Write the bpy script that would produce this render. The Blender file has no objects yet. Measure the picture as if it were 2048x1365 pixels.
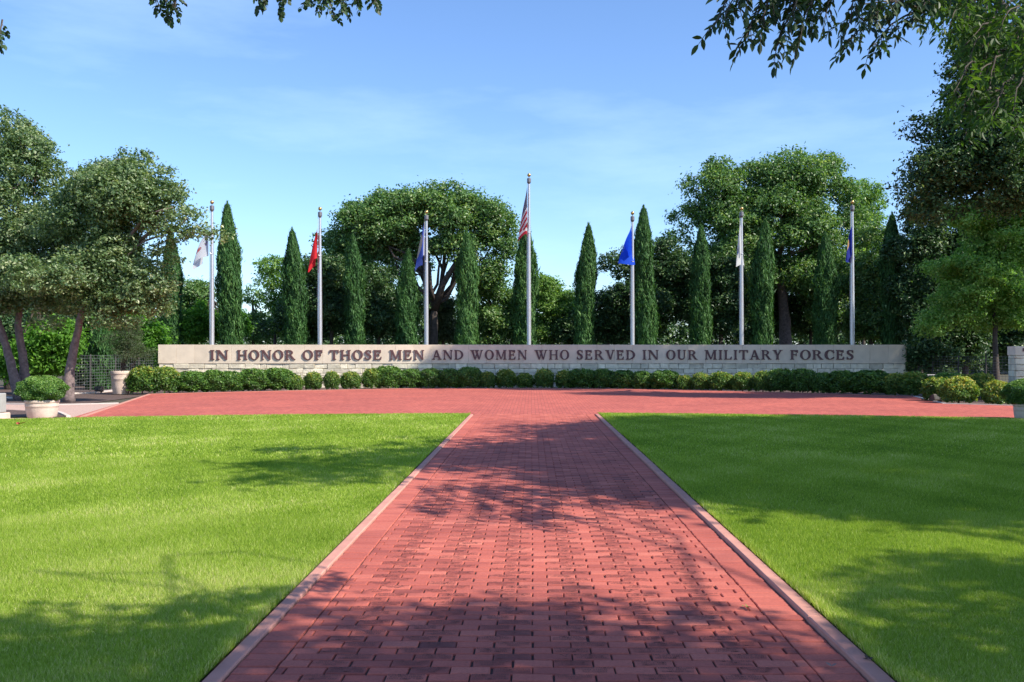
import bpy, math, random
import numpy as np
from mathutils import Vector

# ------------------------------------------------------------------ camera, light, exposure
scene = bpy.context.scene
col = scene.collection
FPX, EYE, VX, VY = 1850.0, 1.6, 1063.0, 707.0       # photo: focal length in pixels, eye height, vanishing point
cam_d = bpy.data.cameras.new('camera'); cam = bpy.data.objects.new('camera', cam_d); col.objects.link(cam)
cam.location = (0, 0, EYE); cam.rotation_euler = (math.radians(90), 0, 0)
cam_d.sensor_width = 36.0; cam_d.lens = FPX / 2048 * 36.0
cam_d.shift_x = -(VX - 1024) / 2048; cam_d.shift_y = (VY - 682.5) / 2048
cam_d.clip_end = 3000; cam_d.clip_start = 0.05
scene.camera = cam

SUN_EL = 41.8
SUN_AZ = math.radians(116.6)                         # clockwise from +Y: behind the camera, to the right
el = math.radians(SUN_EL)
sdir = Vector((math.cos(el) * math.sin(SUN_AZ), math.cos(el) * math.cos(SUN_AZ), math.sin(el)))
sun_d = bpy.data.lights.new('sun', 'SUN'); sun_d.energy = 5.0; sun_d.angle = math.radians(0.5); sun_d.color = (1.0, 0.93, 0.82)
sun = bpy.data.objects.new('sun', sun_d); col.objects.link(sun)
sun.rotation_euler = (-sdir).to_track_quat('-Z', 'Y').to_euler(); sun.location = (30, -30, 40)

w = bpy.data.worlds.new('World'); scene.world = w; w.use_nodes = True
nt = w.node_tree; nt.nodes.clear()
sky = nt.nodes.new('ShaderNodeTexSky'); sky.sky_type = 'NISHITA'; sky.sun_disc = False
sky.sun_elevation = el; sky.sun_rotation = SUN_AZ; sky.air_density = 1.0; sky.dust_density = 0.35; sky.ozone_density = 2.2; sky.altitude = 0
tc = nt.nodes.new('ShaderNodeTexCoord'); mp = nt.nodes.new('ShaderNodeMapping'); mp.inputs['Scale'].default_value = (1.2, 1.2, 5.0); mp.inputs['Rotation'].default_value = (0.12, 0.22, 0.5); mp.inputs['Location'].default_value = (2.3, .7, .4)
nz = nt.nodes.new('ShaderNodeTexNoise'); nz.inputs['Scale'].default_value = 1.7; nz.inputs['Detail'].default_value = 7; nz.inputs['Roughness'].default_value = 0.58
rp = nt.nodes.new('ShaderNodeValToRGB'); rp.color_ramp.elements[0].position = 0.52; rp.color_ramp.elements[0].color = (0, 0, 0, 1); rp.color_ramp.elements[1].position = 0.85; rp.color_ramp.elements[1].color = (.24, .24, .24, 1)
mx = nt.nodes.new('ShaderNodeMix'); mx.data_type = 'RGBA'; mx.inputs['B'].default_value = (8.6, 9.2, 10.0, 1)
bg = nt.nodes.new('ShaderNodeBackground'); bg.inputs['Strength'].default_value = 0.145
ow = nt.nodes.new('ShaderNodeOutputWorld')
L = nt.links.new
L(tc.outputs['Generated'], mp.inputs['Vector']); L(mp.outputs[0], nz.inputs['Vector']); L(nz.outputs['Fac'], rp.inputs['Fac'])
L(rp.outputs['Color'], mx.inputs['Factor']); L(sky.outputs['Color'], mx.inputs['A']); hs = nt.nodes.new('ShaderNodeMix'); hs.data_type = 'RGBA'; hs.blend_type = 'MULTIPLY'; hs.inputs['Factor'].default_value = 1.0; hs.inputs['B'].default_value = (.73, .865, 1.06, 1)
L(mx.outputs['Result'], hs.inputs['A']); L(hs.outputs['Result'], bg.inputs['Color']); L(bg.outputs[0], ow.inputs['Surface'])

vs = scene.view_settings
vs.view_transform = 'Standard'; vs.look = 'None'; vs.exposure = 0.65; vs.gamma = 1.0
scene.cycles.max_bounces = 6; scene.cycles.diffuse_bounces = 3; scene.cycles.glossy_bounces = 2; scene.cycles.transmission_bounces = 4

rng = np.random.default_rng(7)
random.seed(7)

# ------------------------------------------------------------------ small helpers
def gx(px, Y): return (px - VX) * Y / FPX
def gz(py, Y): return EYE + (VY - py) * Y / FPX
def ground(px, py):
    Y = FPX * EYE / (py - VY)
    return gx(px, Y), Y

def tag(o, label=None, cat=None, group=None, kind=None):
    if label: o['label'] = label
    if cat: o['category'] = cat
    if group: o['group'] = group
    if kind: o['kind'] = kind
    return o

def link(name, me, parent=None, loc=None):
    o = bpy.data.objects.new(name, me); col.objects.link(o)
    if parent is not None: o.parent = parent
    if loc is not None: o.location = loc
    return o

def thing(name, loc, label, cat, group=None, rz=0.0, kind=None):
    o = bpy.data.objects.new(name, None); col.objects.link(o)
    o.location = loc; o.rotation_euler = (0, 0, rz); o.empty_display_size = 0.2
    return tag(o, label, cat, group, kind)

def mesh_np(name, V, F, mat, fattr=None, smooth=False, uv=None):
    """V (n,3); F (m,k) ints, or a list of such arrays with different k."""
    Fs = F if isinstance(F, list) and not isinstance(F[0], tuple) else [F]
    Fs = [np.asarray(f, dtype=np.int32) for f in Fs if len(f)]
    me = bpy.data.meshes.new(name)
    V = np.ascontiguousarray(V, dtype=np.float32)
    me.vertices.add(len(V)); me.vertices.foreach_set('co', V.ravel())
    loops = np.concatenate([f.ravel() for f in Fs]).astype(np.int32)
    tot = np.concatenate([np.full(len(f), f.shape[1], dtype=np.int32) for f in Fs])
    start = np.concatenate([[0], np.cumsum(tot)[:-1]]).astype(np.int32)
    me.loops.add(len(loops)); me.loops.foreach_set('vertex_index', loops)
    me.polygons.add(len(tot)); me.polygons.foreach_set('loop_start', start); me.polygons.foreach_set('loop_total', tot)
    me.polygons.foreach_set('use_smooth', np.full(len(tot), bool(smooth)))
    me.update(calc_edges=True)
    if uv is not None:
        lay = me.uv_layers.new(name='UVMap'); lay.data.foreach_set('uv', np.asarray(uv, dtype=np.float32)[loops].ravel())
    if fattr:
        for k, a in fattr.items():
            at = me.attributes.new(k, 'FLOAT', 'FACE'); at.data.foreach_set('value', np.asarray(a, dtype=np.float32))
    if mat is not None: me.materials.append(mat)
    return me

class MB:
    """collects boxes, tubes and lathes into one mesh"""
    def __init__(s): s.V = []; s.F4 = []; s.F3 = []; s.n = 0; s.t4 = []; s.t3 = []
    def add(s, V, F4=None, F3=None, tint=0.5):
        V = np.asarray(V, dtype=float)
        if F4 is not None and len(F4): s.F4.append(np.asarray(F4) + s.n); s.t4 += [tint] * len(F4)
        if F3 is not None and len(F3): s.F3.append(np.asarray(F3) + s.n); s.t3 += [tint] * len(F3)
        s.V.append(V); s.n += len(V)
    def box(s, lo, hi, bev=0.0, tint=0.5, faces='all'):
        (x0, y0, z0), (x1, y1, z1) = lo, hi
        b = min(bev, (x1 - x0) * .45, (y1 - y0) * .45, (z1 - z0) * .45)
        if b <= 0:
            V = [(x0,y0,z0),(x1,y0,z0),(x1,y1,z0),(x0,y1,z0),(x0,y0,z1),(x1,y0,z1),(x1,y1,z1),(x0,y1,z1)]
            s.add(V, [(3,2,1,0),(4,5,6,7),(0,1,5,4),(1,2,6,5),(2,3,7,6),(3,0,4,7)], tint=tint); return
        V = []; idx = {}
        for ix, sx in enumerate((0, 1)):
            for iy, sy in enumerate((0, 1)):
                for iz, sz in enumerate((0, 1)):
                    X, Y, Z = (x0, x1)[sx], (y0, y1)[sy], (z0, z1)[sz]
                    dx, dy, dz = (b, -b)[sx], (b, -b)[sy], (b, -b)[sz]
                    for ax, p in enumerate(((X, Y+dy, Z+dz), (X+dx, Y, Z+dz), (X+dx, Y+dy, Z))):
                        idx[(sx, sy, sz, ax)] = len(V); V.append(p)
        I = idx; F = []; T = []
        def q(a, b_, c, d, n):
            pa, pb, pc = (np.array(V[i]) for i in (a, b_, c))
            if np.dot(np.cross(pb - pa, pc - pa), n) < 0: F.append((d, c, b_, a))
            else: F.append((a, b_, c, d))
        for sgn in (0, 1):
            n = 1 if sgn else -1
            q(I[(sgn,0,0,0)],I[(sgn,1,0,0)],I[(sgn,1,1,0)],I[(sgn,0,1,0)],(n,0,0))
            q(I[(0,sgn,0,1)],I[(1,sgn,0,1)],I[(1,sgn,1,1)],I[(0,sgn,1,1)],(0,n,0))
            q(I[(0,0,sgn,2)],I[(1,0,sgn,2)],I[(1,1,sgn,2)],I[(0,1,sgn,2)],(0,0,n))
        for a in (0, 1):
            for c in (0, 1):
                na, nc = (a*2-1), (c*2-1)
                q(I[(0,a,c,1)],I[(1,a,c,1)],I[(1,a,c,2)],I[(0,a,c,2)],(0,na,nc))
                q(I[(a,0,c,0)],I[(a,1,c,0)],I[(a,1,c,2)],I[(a,0,c,2)],(na,0,nc))
                q(I[(a,c,0,0)],I[(a,c,1,0)],I[(a,c,1,1)],I[(a,c,0,1)],(na,nc,0))
        for a in (0,1):
            for b2 in (0,1):
                for c in (0,1):
                    t = (I[(a,b2,c,0)],I[(a,b2,c,1)],I[(a,b2,c,2)])
                    pa, pb, pc = (np.array(V[i]) for i in t)
                    if np.dot(np.cross(pb-pa, pc-pa), (a*2-1, b2*2-1, c*2-1)) < 0: t = t[::-1]
                    T.append(t)
        s.add(V, F, T, tint=tint)
    def tube(s, pts, radii, n=8, cap=True, tint=0.5, wob=0.0, rg=None):
        pts = [np.asarray(p, dtype=float) for p in pts]; k = len(pts)
        V = []; prev = None
        for i, p in enumerate(pts):
            d = pts[min(i+1, k-1)] - pts[max(i-1, 0)]; d = d / (np.linalg.norm(d) + 1e-9)
            if prev is None:
                a = np.array((1, 0, 0)) if abs(d[0]) < .8 else np.array((0, 1, 0))
            else: a = prev
            a = a - d * np.dot(a, d); a /= np.linalg.norm(a) + 1e-9; b = np.cross(d, a); prev = a
            for j in range(n):
                th = 2*math.pi*j/n
                r = radii[i] * (1 + (rg.normal(0, wob) if wob else 0))
                V.append(p + (a*math.cos(th) + b*math.sin(th)) * r)
        F = [(i*n+j, i*n+(j+1) % n, (i+1)*n+(j+1) % n, (i+1)*n+j) for i in range(k-1) for j in range(n)]
        T = []
        if cap:
            V.append(pts[-1]); V.append(pts[0]); c1, c0 = len(V)-2, len(V)-1
            T = [((k-1)*n+j, (k-1)*n+(j+1) % n, c1) for j in range(n)] + [((j+1) % n, j, c0) for j in range(n)]
        s.add(V, F, T, tint=tint)
    def lathe(s, c, prof, n=24, tint=0.5):
        """prof: list of (r, z) bottom to top"""
        V = [(c[0] + r*math.cos(2*math.pi*j/n), c[1] + r*math.sin(2*math.pi*j/n), c[2] + z) for r, z in prof for j in range(n)]
        F = [(i*n+j, i*n+(j+1) % n, (i+1)*n+(j+1) % n, (i+1)*n+j) for i in range(len(prof)-1) for j in range(n)]
        s.add(V, F, tint=tint)
    def build(s, name, mat, parent=None, smooth=False, loc=None):
        F = []; t = []
        if s.F4: F.append(np.concatenate(s.F4)); t += s.t4
        if s.F3: F.append(np.concatenate(s.F3)); t += s.t3
        me = mesh_np(name, np.concatenate(s.V), F, mat, {'tint': t}, smooth)
        return link(name, me, parent, loc)

# ------------------------------------------------------------------ materials
def new_mat(name):
    m = bpy.data.materials.new(name); m.use_nodes = True
    n = m.node_tree.nodes; p = n['Principled BSDF']
    return m, m.node_tree, p
def N(nt, t, **kw):
    n = nt.nodes.new(t)
    for k, v in kw.items():
        if k in n.inputs: n.inputs[k].default_value = v
        else: setattr(n, k, v)
    return n
def ramp(nt, stops):
    r = nt.nodes.new('ShaderNodeValToRGB'); e = r.color_ramp.elements
    while len(e) < len(stops): e.new(0.5)
    for i, (p, c) in enumerate(stops): e[i].position = p; e[i].color = (*c, 1)
    return r
def mixc(nt, a, b, fac, mode='MIX'):
    m = nt.nodes.new('ShaderNodeMix'); m.data_type = 'RGBA'; m.blend_type = mode
    for k, v in (('A', a), ('B', b), ('Factor', fac)):
        if hasattr(v, 'links'): nt.links.new(v, m.inputs[k])
        else: m.inputs[k].default_value = v if k == 'Factor' else (*v, 1)
    return m.outputs['Result']

def leaf_mat(name, stops, spec=0.35, rough=0.5, trans=0.32, tcol=1.5, patch=0.25):
    """leaf colours picked per leaf from the ramp, plus slow variation from clump to clump"""
    m, nt, p = new_mat(name)
    at = N(nt, 'ShaderNodeAttribute', attribute_name='tint')
    ge = N(nt, 'ShaderNodeTexCoord'); no = N(nt, 'ShaderNodeTexNoise', Scale=0.9, Detail=3)
    nt.links.new(ge.outputs['Object'], no.inputs['Vector'])
    ma = N(nt, 'ShaderNodeMath', operation='MULTIPLY_ADD'); ma.inputs[1].default_value = patch * 2; ma.inputs[2].default_value = -patch
    nt.links.new(no.outputs['Fac'], ma.inputs[0])
    ad = N(nt, 'ShaderNodeMath', operation='ADD', use_clamp=True); nt.links.new(at.outputs['Fac'], ad.inputs[0]); nt.links.new(ma.outputs[0], ad.inputs[1])
    r = ramp(nt, stops); nt.links.new(ad.outputs[0], r.inputs['Fac'])
    nt.links.new(r.outputs['Color'], p.inputs['Base Color'])
    p.inputs['Roughness'].default_value = rough; p.inputs['Specular IOR Level'].default_value = spec
    tr = N(nt, 'ShaderNodeBsdfTranslucent')
    tcn = mixc(nt, r.outputs['Color'], (tcol*1.15, tcol*1.2, tcol*.45), 1.0, 'MULTIPLY'); nt.links.new(tcn, tr.inputs['Color'])
    ms = N(nt, 'ShaderNodeMixShader'); ms.inputs[0].default_value = trans
    nt.links.new(p.outputs[0], ms.inputs[1]); nt.links.new(tr.outputs[0], ms.inputs[2])
    nt.links.new(ms.outputs[0], nt.nodes['Material Output'].inputs['Surface'])
    return m

def plain_mat(name, c, rough=0.6, metal=0.0, spec=0.5, var=0.12, scale=6.0, bump=0.0, bscale=30.0, tint=0.0):
    m, nt, p = new_mat(name)
    tcn = N(nt, 'ShaderNodeTexCoord'); no = N(nt, 'ShaderNodeTexNoise', Scale=scale, Detail=6, Roughness=0.6)
    nt.links.new(tcn.outputs['Object'], no.inputs['Vector'])
    r = ramp(nt, [(0.3, tuple(x*(1-var) for x in c)), (0.7, tuple(min(1, x*(1+var)) for x in c))]); nt.links.new(no.outputs['Fac'], r.inputs['Fac'])
    out = r.outputs['Color']
    if tint:
        at = N(nt, 'ShaderNodeAttribute', attribute_name='tint')
        r2 = ramp(nt, [(0, (1-tint,)*3), (1, (1+tint,)*3)]); nt.links.new(at.outputs['Fac'], r2.inputs['Fac'])
        out = mixc(nt, out, r2.outputs['Color'], 1.0, 'MULTIPLY')
    nt.links.new(out, p.inputs['Base Color'])
    p.inputs['Roughness'].default_value = rough; p.inputs['Metallic'].default_value = metal; p.inputs['Specular IOR Level'].default_value = spec
    if bump:
        n2 = N(nt, 'ShaderNodeTexNoise', Scale=bscale, Detail=8, Roughness=0.65); nt.links.new(tcn.outputs['Object'], n2.inputs['Vector'])
        b = N(nt, 'ShaderNodeBump', Strength=bump, Distance=0.02); nt.links.new(n2.outputs['Fac'], b.inputs['Height']); nt.links.new(b.outputs[0], p.inputs['Normal'])
    return m

M = {}
M['oak'] = leaf_mat('live_oak_leaf', [(0, (.028, .066, .024)), (.45, (.115, .190, .075)), (.8, (.245, .320, .145)), (1, (.42, .45, .27))], spec=0.5, rough=.42)
M['elm'] = leaf_mat('broad_tree_leaf', [(0, (0.026, 0.065, 0.018)), (.5, (0.091, 0.195, 0.052)), (.85, (0.227, 0.345, 0.117)), (1, (0.390, 0.468, 0.208))], spec=.5, rough=.42)
M['dark'] = leaf_mat('dark_tree_leaf', [(0, (0.012, 0.036, 0.012)), (.55, (0.041, 0.098, 0.029)), (.88, (0.102, 0.180, 0.058)), (1, (0.240, 0.324, 0.132))], spec=.4, rough=.45, trans=.22)
M['light'] = leaf_mat('light_tree_leaf', [(0, (0.044, 0.110, 0.022)), (.5, (0.132, 0.253, 0.055)), (1, (0.308, 0.440, 0.132))], spec=.35, trans=.42)
M['bright'] = leaf_mat('bright_bush_leaf', [(0, (0.036, 0.102, 0.014)), (.55, (0.096, 0.240, 0.026)), (1, (0.180, 0.360, 0.054))], spec=.3, trans=.42)
M['young'] = leaf_mat('young_tree_leaf_lit', [(0, (.06, .15, .03)), (.5, (.19, .36, .075)), (1, (.42, .56, .20))], spec=.4, trans=.42)  # light tree leaf brightened: sunlight the shaded crown lacks, put into the colour
M['cypress'] = leaf_mat('cypress_spray', [(0, (0.023, 0.069, 0.020)), (.55, (0.056, 0.145, 0.036)), (1, (0.132, 0.248, 0.066))], spec=.25, rough=.6, trans=.2, patch=.18)
M['box'] = leaf_mat('boxwood_leaf', [(0, (.018, .055, .010)), (.5, (.075, .175, .026)), (.85, (.19, .32, .060)), (1, (.30, .42, .10))], spec=.45, rough=.42, trans=.28, patch=.12)
M['nandina'] = leaf_mat('nandina_leaf', [(0, (0.031, 0.088, 0.015)), (.45, (0.094, 0.188, 0.031)), (.75, (0.237, 0.325, 0.062)), (1, (0.525, 0.450, 0.088))], spec=.4, rough=.45, trans=.3, patch=.08)
M['ash'] = leaf_mat('ash_leaf', [(0, (0.012, 0.030, 0.010)), (.6, (0.028, 0.065, 0.016)), (1, (0.060, 0.115, 0.025))], spec=.35, rough=.5, trans=.18, patch=.1)
M['grass'] = leaf_mat('grass_blade', [(0, (.115, .205, .020)), (.45, (.275, .380, .045)), (.8, (.390, .480, .095)), (1, (.60, .55, .28))], spec=.2, rough=.6, trans=.35, patch=.16)
M['bark'] = plain_mat('bark', (.17, .125, .115), .9, var=.45, scale=9, bump=.8, bscale=18)
M['barkdark'] = plain_mat('dark_bark', (.075, .058, .048), .9, var=.4, scale=7, bump=.7, bscale=16)
M['panel'] = plain_mat('cut_limestone_panel', (.76, .635, .485), .8, spec=.25, var=.09, scale=2.2, bump=.12, bscale=60, tint=.06)
M['stone'] = plain_mat('rough_limestone_block', (.74, .66, .50), .9, spec=.2, var=.18, scale=3.5, bump=1.0, bscale=9, tint=.20)
M['mortar'] = plain_mat('wall_mortar', (.25, .21, .155), .95, var=.15, scale=8)
M['letter'] = plain_mat('painted_maroon_metal', (.135, .066, .066), .5, metal=0.0, spec=.4, var=.12, scale=5)
M['pole'] = plain_mat('satin_aluminium', (.62, .60, .60), .38, metal=.75, var=.05, scale=2)
M['truck'] = plain_mat('weathered_pole_cap', (.20, .19, .20), .5, metal=.6, var=.1)
M['gold'] = plain_mat('gold_anodised_ball', (.65, .42, .14), .3, metal=.9, var=.05)
M['rope'] = plain_mat('white_halyard_rope', (.6, .6, .58), .8, var=.1)
M['kerb'] = plain_mat('pink_tinted_concrete', (.52, .25, .195), .85, spec=.25, var=.13, scale=4, bump=.2, bscale=80, tint=.05)
M['edging'] = plain_mat('pale_concrete_edging', (.60, .50, .44), .85, var=.12, scale=5)
M['pot'] = plain_mat('weathered_cast_stone', (.58, .455, .375), .85, spec=.25, var=.18, scale=5, bump=.25, bscale=40)
M['gravel'] = plain_mat('pink_granite_gravel', (.50, .33, .27), .95, var=.35, scale=38, bump=.8, bscale=60)
M['mulch'] = plain_mat('brown_bark_mulch', (.100, .062, .050), .95, var=.5, scale=26, bump=1.0, bscale=40)
M['soil'] = plain_mat('woodland_soil', (.070, .062, .036), .95, var=.45, scale=.8, bump=.6, bscale=6)
M['wire'] = plain_mat('galvanised_wire', (.16, .165, .17), .6, metal=.2, var=.1)
M['post'] = plain_mat('dark_fence_post', (.06, .055, .05), .8, var=.2)
M['joint'] = plain_mat('dark_paving_joint_sand', (.060, .030, .026), .95, var=.35, scale=14)
M['engrave'] = plain_mat('blackened_engraving', (.15, .045, .038), .9, var=.2)
M['box_brown'] = plain_mat('brown_cast_metal', (.06, .042, .032), .6, var=.2)
M['bench'] = plain_mat('pale_concrete_slab', (.33, .32, .31), .8, var=.1)

def brick_mat():
    m, nt, p = new_mat('red_clay_paver')
    at = N(nt, 'ShaderNodeAttribute', attribute_name='tint')
    r = ramp(nt, [(0, (.22, .060, .050)), (.25, (.35, .085, .063)), (.6, (.46, .116, .082)), (1, (.56, .165, .115))]); nt.links.new(at.outputs['Fac'], r.inputs['Fac'])
    tcn = N(nt, 'ShaderNodeTexCoord'); no = N(nt, 'ShaderNodeTexNoise', Scale=55.0, Detail=6, Roughness=.7); nt.links.new(tcn.outputs['Object'], no.inputs['Vector'])
    n2 = N(nt, 'ShaderNodeTexNoise', Scale=.9, Detail=5, Roughness=.6); nt.links.new(tcn.outputs['Object'], n2.inputs['Vector'])
    r1 = ramp(nt, [(.25, (.72, .72, .74)), (.6, (1.05, 1.05, 1.05))]); nt.links.new(no.outputs['Fac'], r1.inputs['Fac'])
    r2 = ramp(nt, [(.3, (.78, .76, .80)), (.5, (.98, .97, .97)), (.72, (1.14, 1.16, 1.14))]); nt.links.new(n2.outputs['Fac'], r2.inputs['Fac'])
    c = mixc(nt, r.outputs['Color'], r1.outputs['Color'], 1.0, 'MULTIPLY'); c = mixc(nt, c, r2.outputs['Color'], 1.0, 'MULTIPLY')
    nt.links.new(c, p.inputs['Base Color']); p.inputs['Roughness'].default_value = .78; p.inputs['Specular IOR Level'].default_value = .3
    b = N(nt, 'ShaderNodeBump', Strength=.25, Distance=.004); nt.links.new(no.outputs['Fac'], b.inputs['Height']); nt.links.new(b.outputs[0], p.inputs['Normal'])
    return m
M['brick'] = brick_mat()

def plaza_mat():
    m, nt, p = new_mat('red_clay_plaza_pavers')
    tcn = N(nt, 'ShaderNodeTexCoord')
    rot = N(nt, 'ShaderNodeMapping'); rot.inputs['Rotation'].default_value = (0, 0, math.radians(90)); nt.links.new(tcn.outputs['Object'], rot.inputs['Vector'])
    br = N(nt, 'ShaderNodeTexBrick', Scale=1.0); br.inputs['Brick Width'].default_value = .208; br.inputs['Row Height'].default_value = .104
    br.inputs['Mortar Size'].default_value = .004; br.inputs['Mortar Smooth'].default_value = .2; br.inputs['Bias'].default_value = 0.0
    br.inputs['Color1'].default_value = (.40, .094, .070, 1); br.inputs['Color2'].default_value = (.52, .134, .096, 1); br.inputs['Mortar'].default_value = (.17, .055, .045, 1)
    nt.links.new(rot.outputs[0], br.inputs['Vector'])
    no = N(nt, 'ShaderNodeTexNoise', Scale=.45, Detail=6, Roughness=.62); nt.links.new(tcn.outputs['Object'], no.inputs['Vector'])
    r = ramp(nt, [(.3, (.82, .82, .86)), (.7, (1.10, 1.10, 1.08))]); nt.links.new(no.outputs['Fac'], r.inputs['Fac'])
    c = mixc(nt, br.outputs['Color'], r.outputs['Color'], 1.0, 'MULTIPLY'); nt.links.new(c, p.inputs['Base Color'])
    p.inputs['Roughness'].default_value = .8; p.inputs['Specular IOR Level'].default_value = .25
    b = N(nt, 'ShaderNodeBump', Strength=.3, Distance=.006, invert=True); nt.links.new(br.outputs['Fac'], b.inputs['Height']); nt.links.new(b.outputs[0], p.inputs['Normal'])
    return m
M['plaza'] = plaza_mat()

def turf_mat():
    m, nt, p = new_mat('lawn_turf')
    tcn = N(nt, 'ShaderNodeTexCoord')
    a = N(nt, 'ShaderNodeTexNoise', Scale=.5, Detail=6, Roughness=.6); nt.links.new(tcn.outputs['Object'], a.inputs['Vector'])
    b = N(nt, 'ShaderNodeTexNoise', Scale=40., Detail=4, Roughness=.7); nt.links.new(tcn.outputs['Object'], b.inputs['Vector'])
    r = ramp(nt, [(.3, (.155, .250, .020)), (.7, (.230, .330, .034))]); nt.links.new(a.outputs['Fac'], r.inputs['Fac'])
    r2 = ramp(nt, [(.3, (.6, .6, .55)), (.7, (1.15, 1.15, 1.1))]); nt.links.new(b.outputs['Fac'], r2.inputs['Fac'])
    c = mixc(nt, r.outputs['Color'], r2.outputs['Color'], 1.0, 'MULTIPLY'); nt.links.new(c, p.inputs['Base Color'])
    p.inputs['Roughness'].default_value = .9; p.inputs['Specular IOR Level'].default_value = .1
    bb = N(nt, 'ShaderNodeBump', Strength=1.0, Distance=.03); nt.links.new(b.outputs['Fac'], bb.inputs['Height']); nt.links.new(bb.outputs[0], p.inputs['Normal'])
    return m
M['turf'] = turf_mat()

# ------------------------------------------------------------------ the setting: ground sheets, path, plaza, lawns
def sheet(name, poly, z, mat, sub=None):
    V = np.array([(x, y, z) for x, y in poly]); me = bpy.data.meshes.new(name)
    me.from_pydata([tuple(v) for v in V], [], [list(range(len(V)))]); me.update(); me.materials.append(mat)
    return tag(link(name, me), kind='structure')

sheet('ground', [(-900, -300), (900, -300), (900, 1800), (-900, 1800)], -0.065, M['soil'])

# path edges (x) and the plaza's far edge, measured on the ground
XL0, XL1, XLS, XRS, XR1, XR0 = -1.600, -1.506, -1.297, 1.428, 1.645, 1.745
PATH_END = 24.45
EDGE = [ground(px, py) for px, py in ((300, 788.5), (400, 786), (600, 781.5), (820, 777.5), (1060, 777), (1200, 778), (1320, 780), (1500, 784), (1700, 789), (1830, 793.3))]
EDGE_R = [ground(1890, 808), ground(2035, 812), ground(2300, 822)]
def lawn_edge(x): return 24.6 - (38 - math.sqrt(max(1.0, 38**2 - x*x))) - (0.35 if x > 0 else 0.0) * min(1, abs(x)/6)
LX = np.linspace(-15.0, 16.5, 60)
plaza_poly = [(-11.33, lawn_edge(-11.33) - .25)] + [(x, lawn_edge(x) - 0.25) for x in LX if -11.3 < x] + list(reversed(EDGE + EDGE_R))
plaza_poly = [(x, y) for x, y in plaza_poly]
sheet('plaza', plaza_poly, 0.0, M['plaza'])

# lawns
def lawn_poly(side):
    if side < 0: return [(XL0 - .012, -3), (XL0 - .012, lawn_edge(XL0) - .15)] + [(x, lawn_edge(x)) for x in np.linspace(XL0 - .2, -16, 24)] + [(-16, -3)]
    return [(XR0 + .022, -3)] + [(18, -3)] + [(x, lawn_edge(x)) for x in np.linspace(18, XR0 + .2, 24)] + [(XR0 + .022, lawn_edge(XR0) - .12)]
sheet('lawn', lawn_poly(-1), 0.006, M['turf']); sheet('lawn', lawn_poly(1), 0.026, M['turf'])

def grass(name, side, bands, parts_seed):
    rg = np.random.default_rng(parts_seed)
    Vs, Fs, Ts, n0 = [], [], [], 0
    for (y0, y1, dens, wid, ht, segs) in bands:
        half = 0.58
        A = (y1 - y0) * (half * (y0 + y1) / 2 + 0.6)
        n = int(A * dens)
        y = y0 + (y1 - y0) * rg.random(n)
        t = rg.random(n)
        lim = half * y + 0.6
        x = (XL0 - .015 - t * np.maximum(lim - 1.6, 0.3)) if side < 0 else (XR0 + .004 + t * np.maximum(lim - 1.745, .3))
        le = np.array([lawn_edge(v) for v in x]) - .03
        ok = (y < le) & (x > -13.5) & (x < 14)
        x, y = x[ok], y[ok]; n = len(x)
        # patches: slow fields of blade length and colour
        f = (np.sin(x*1.7 + 1.3*np.sin(y*.9)) + np.sin(y*2.3 + 1.1*np.sin(x*1.1 + 2)) + np.sin(x*4.1 - y*3.3)) / 3
        edge = np.clip(1 - np.abs(x - (XL0 if side < 0 else XR0)) / .12, 0, 1)
        h = ht * (0.75 + .5 * rg.random(n)) * (1 + .22 * f) * (1 + .35 * edge)
        wv = wid * (.7 + .6 * rg.random(n))
        az = rg.random(n) * 2 * math.pi; lean = (.25 + .75 * rg.random(n)) * h * .75
        wd = rg.random(n) * 2 * math.pi
        B = np.stack([x, y, np.full(n, .004 if side < 0 else .024)], 1); wdv = np.stack([np.cos(wd), np.sin(wd), np.zeros(n)], 1) * wv[:, None] * .5
        tip = B + np.stack([np.cos(az) * lean, np.sin(az) * lean, h], 1)
        stripe = .06 * np.sin((x * .94 + y * .34) * 2 * math.pi / 1.1)
        dry = (rg.random(n) < (.10 + .14 * np.clip(f, 0, 1) + .22 * edge * (y < 11) + .16 * np.clip((8.5 - y) / 3, 0, 1))).astype(float)
        tint = np.clip(.40 + .17 * rg.normal(size=n) + .13 * f + .12 * np.sin(x * .8 + 2.1 * np.sin(y * .33 + 1)) * np.sin(y * .7 - x * .4) + stripe * (y > 9) + dry * .42, 0, 1)
        if segs == 2:
            mid = B + (tip - B) * .55 + np.stack([np.zeros(n), np.zeros(n), h * .13], 1)
            V = np.stack([B - wdv, B + wdv, mid + wdv * .75, mid - wdv * .75, tip], 1).reshape(-1, 3)
            k = np.arange(n)[:, None] * 5 + n0
            Fs.append((4, np.concatenate([k, k+1, k+2, k+3], 1), tint)); Fs.append((3, np.concatenate([k+3, k+2, k+4], 1), tint))
        else:
            V = np.stack([B - wdv, B + wdv, tip], 1).reshape(-1, 3)
            k = np.arange(n)[:, None] * 3 + n0
            Fs.append((3, np.concatenate([k, k+1, k+2], 1), tint))
        Vs.append(V); n0 += len(V)
    F4 = [f for k, f, t in Fs if k == 4]; F3 = [f for k, f, t in Fs if k == 3]
    T = [t for k, f, t in Fs if k == 4] + [t for k, f, t in Fs if k == 3]
    me = mesh_np(name, np.concatenate(Vs), ([np.concatenate(F4)] if F4 else []) + [np.concatenate(F3)], M['grass'], {'tint': np.concatenate(T)})
    o = link(name, me); tag(o, kind='stuff')
    return o
BANDS = [(3.6, 6.0, 20000, .0030, .040, 2), (6.0, 9.0, 11500, .0038, .036, 1), (9.0, 14.0, 4200, .0068, .032, 1), (14.0, 24.6, 1100, .015, .032, 1)]
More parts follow.
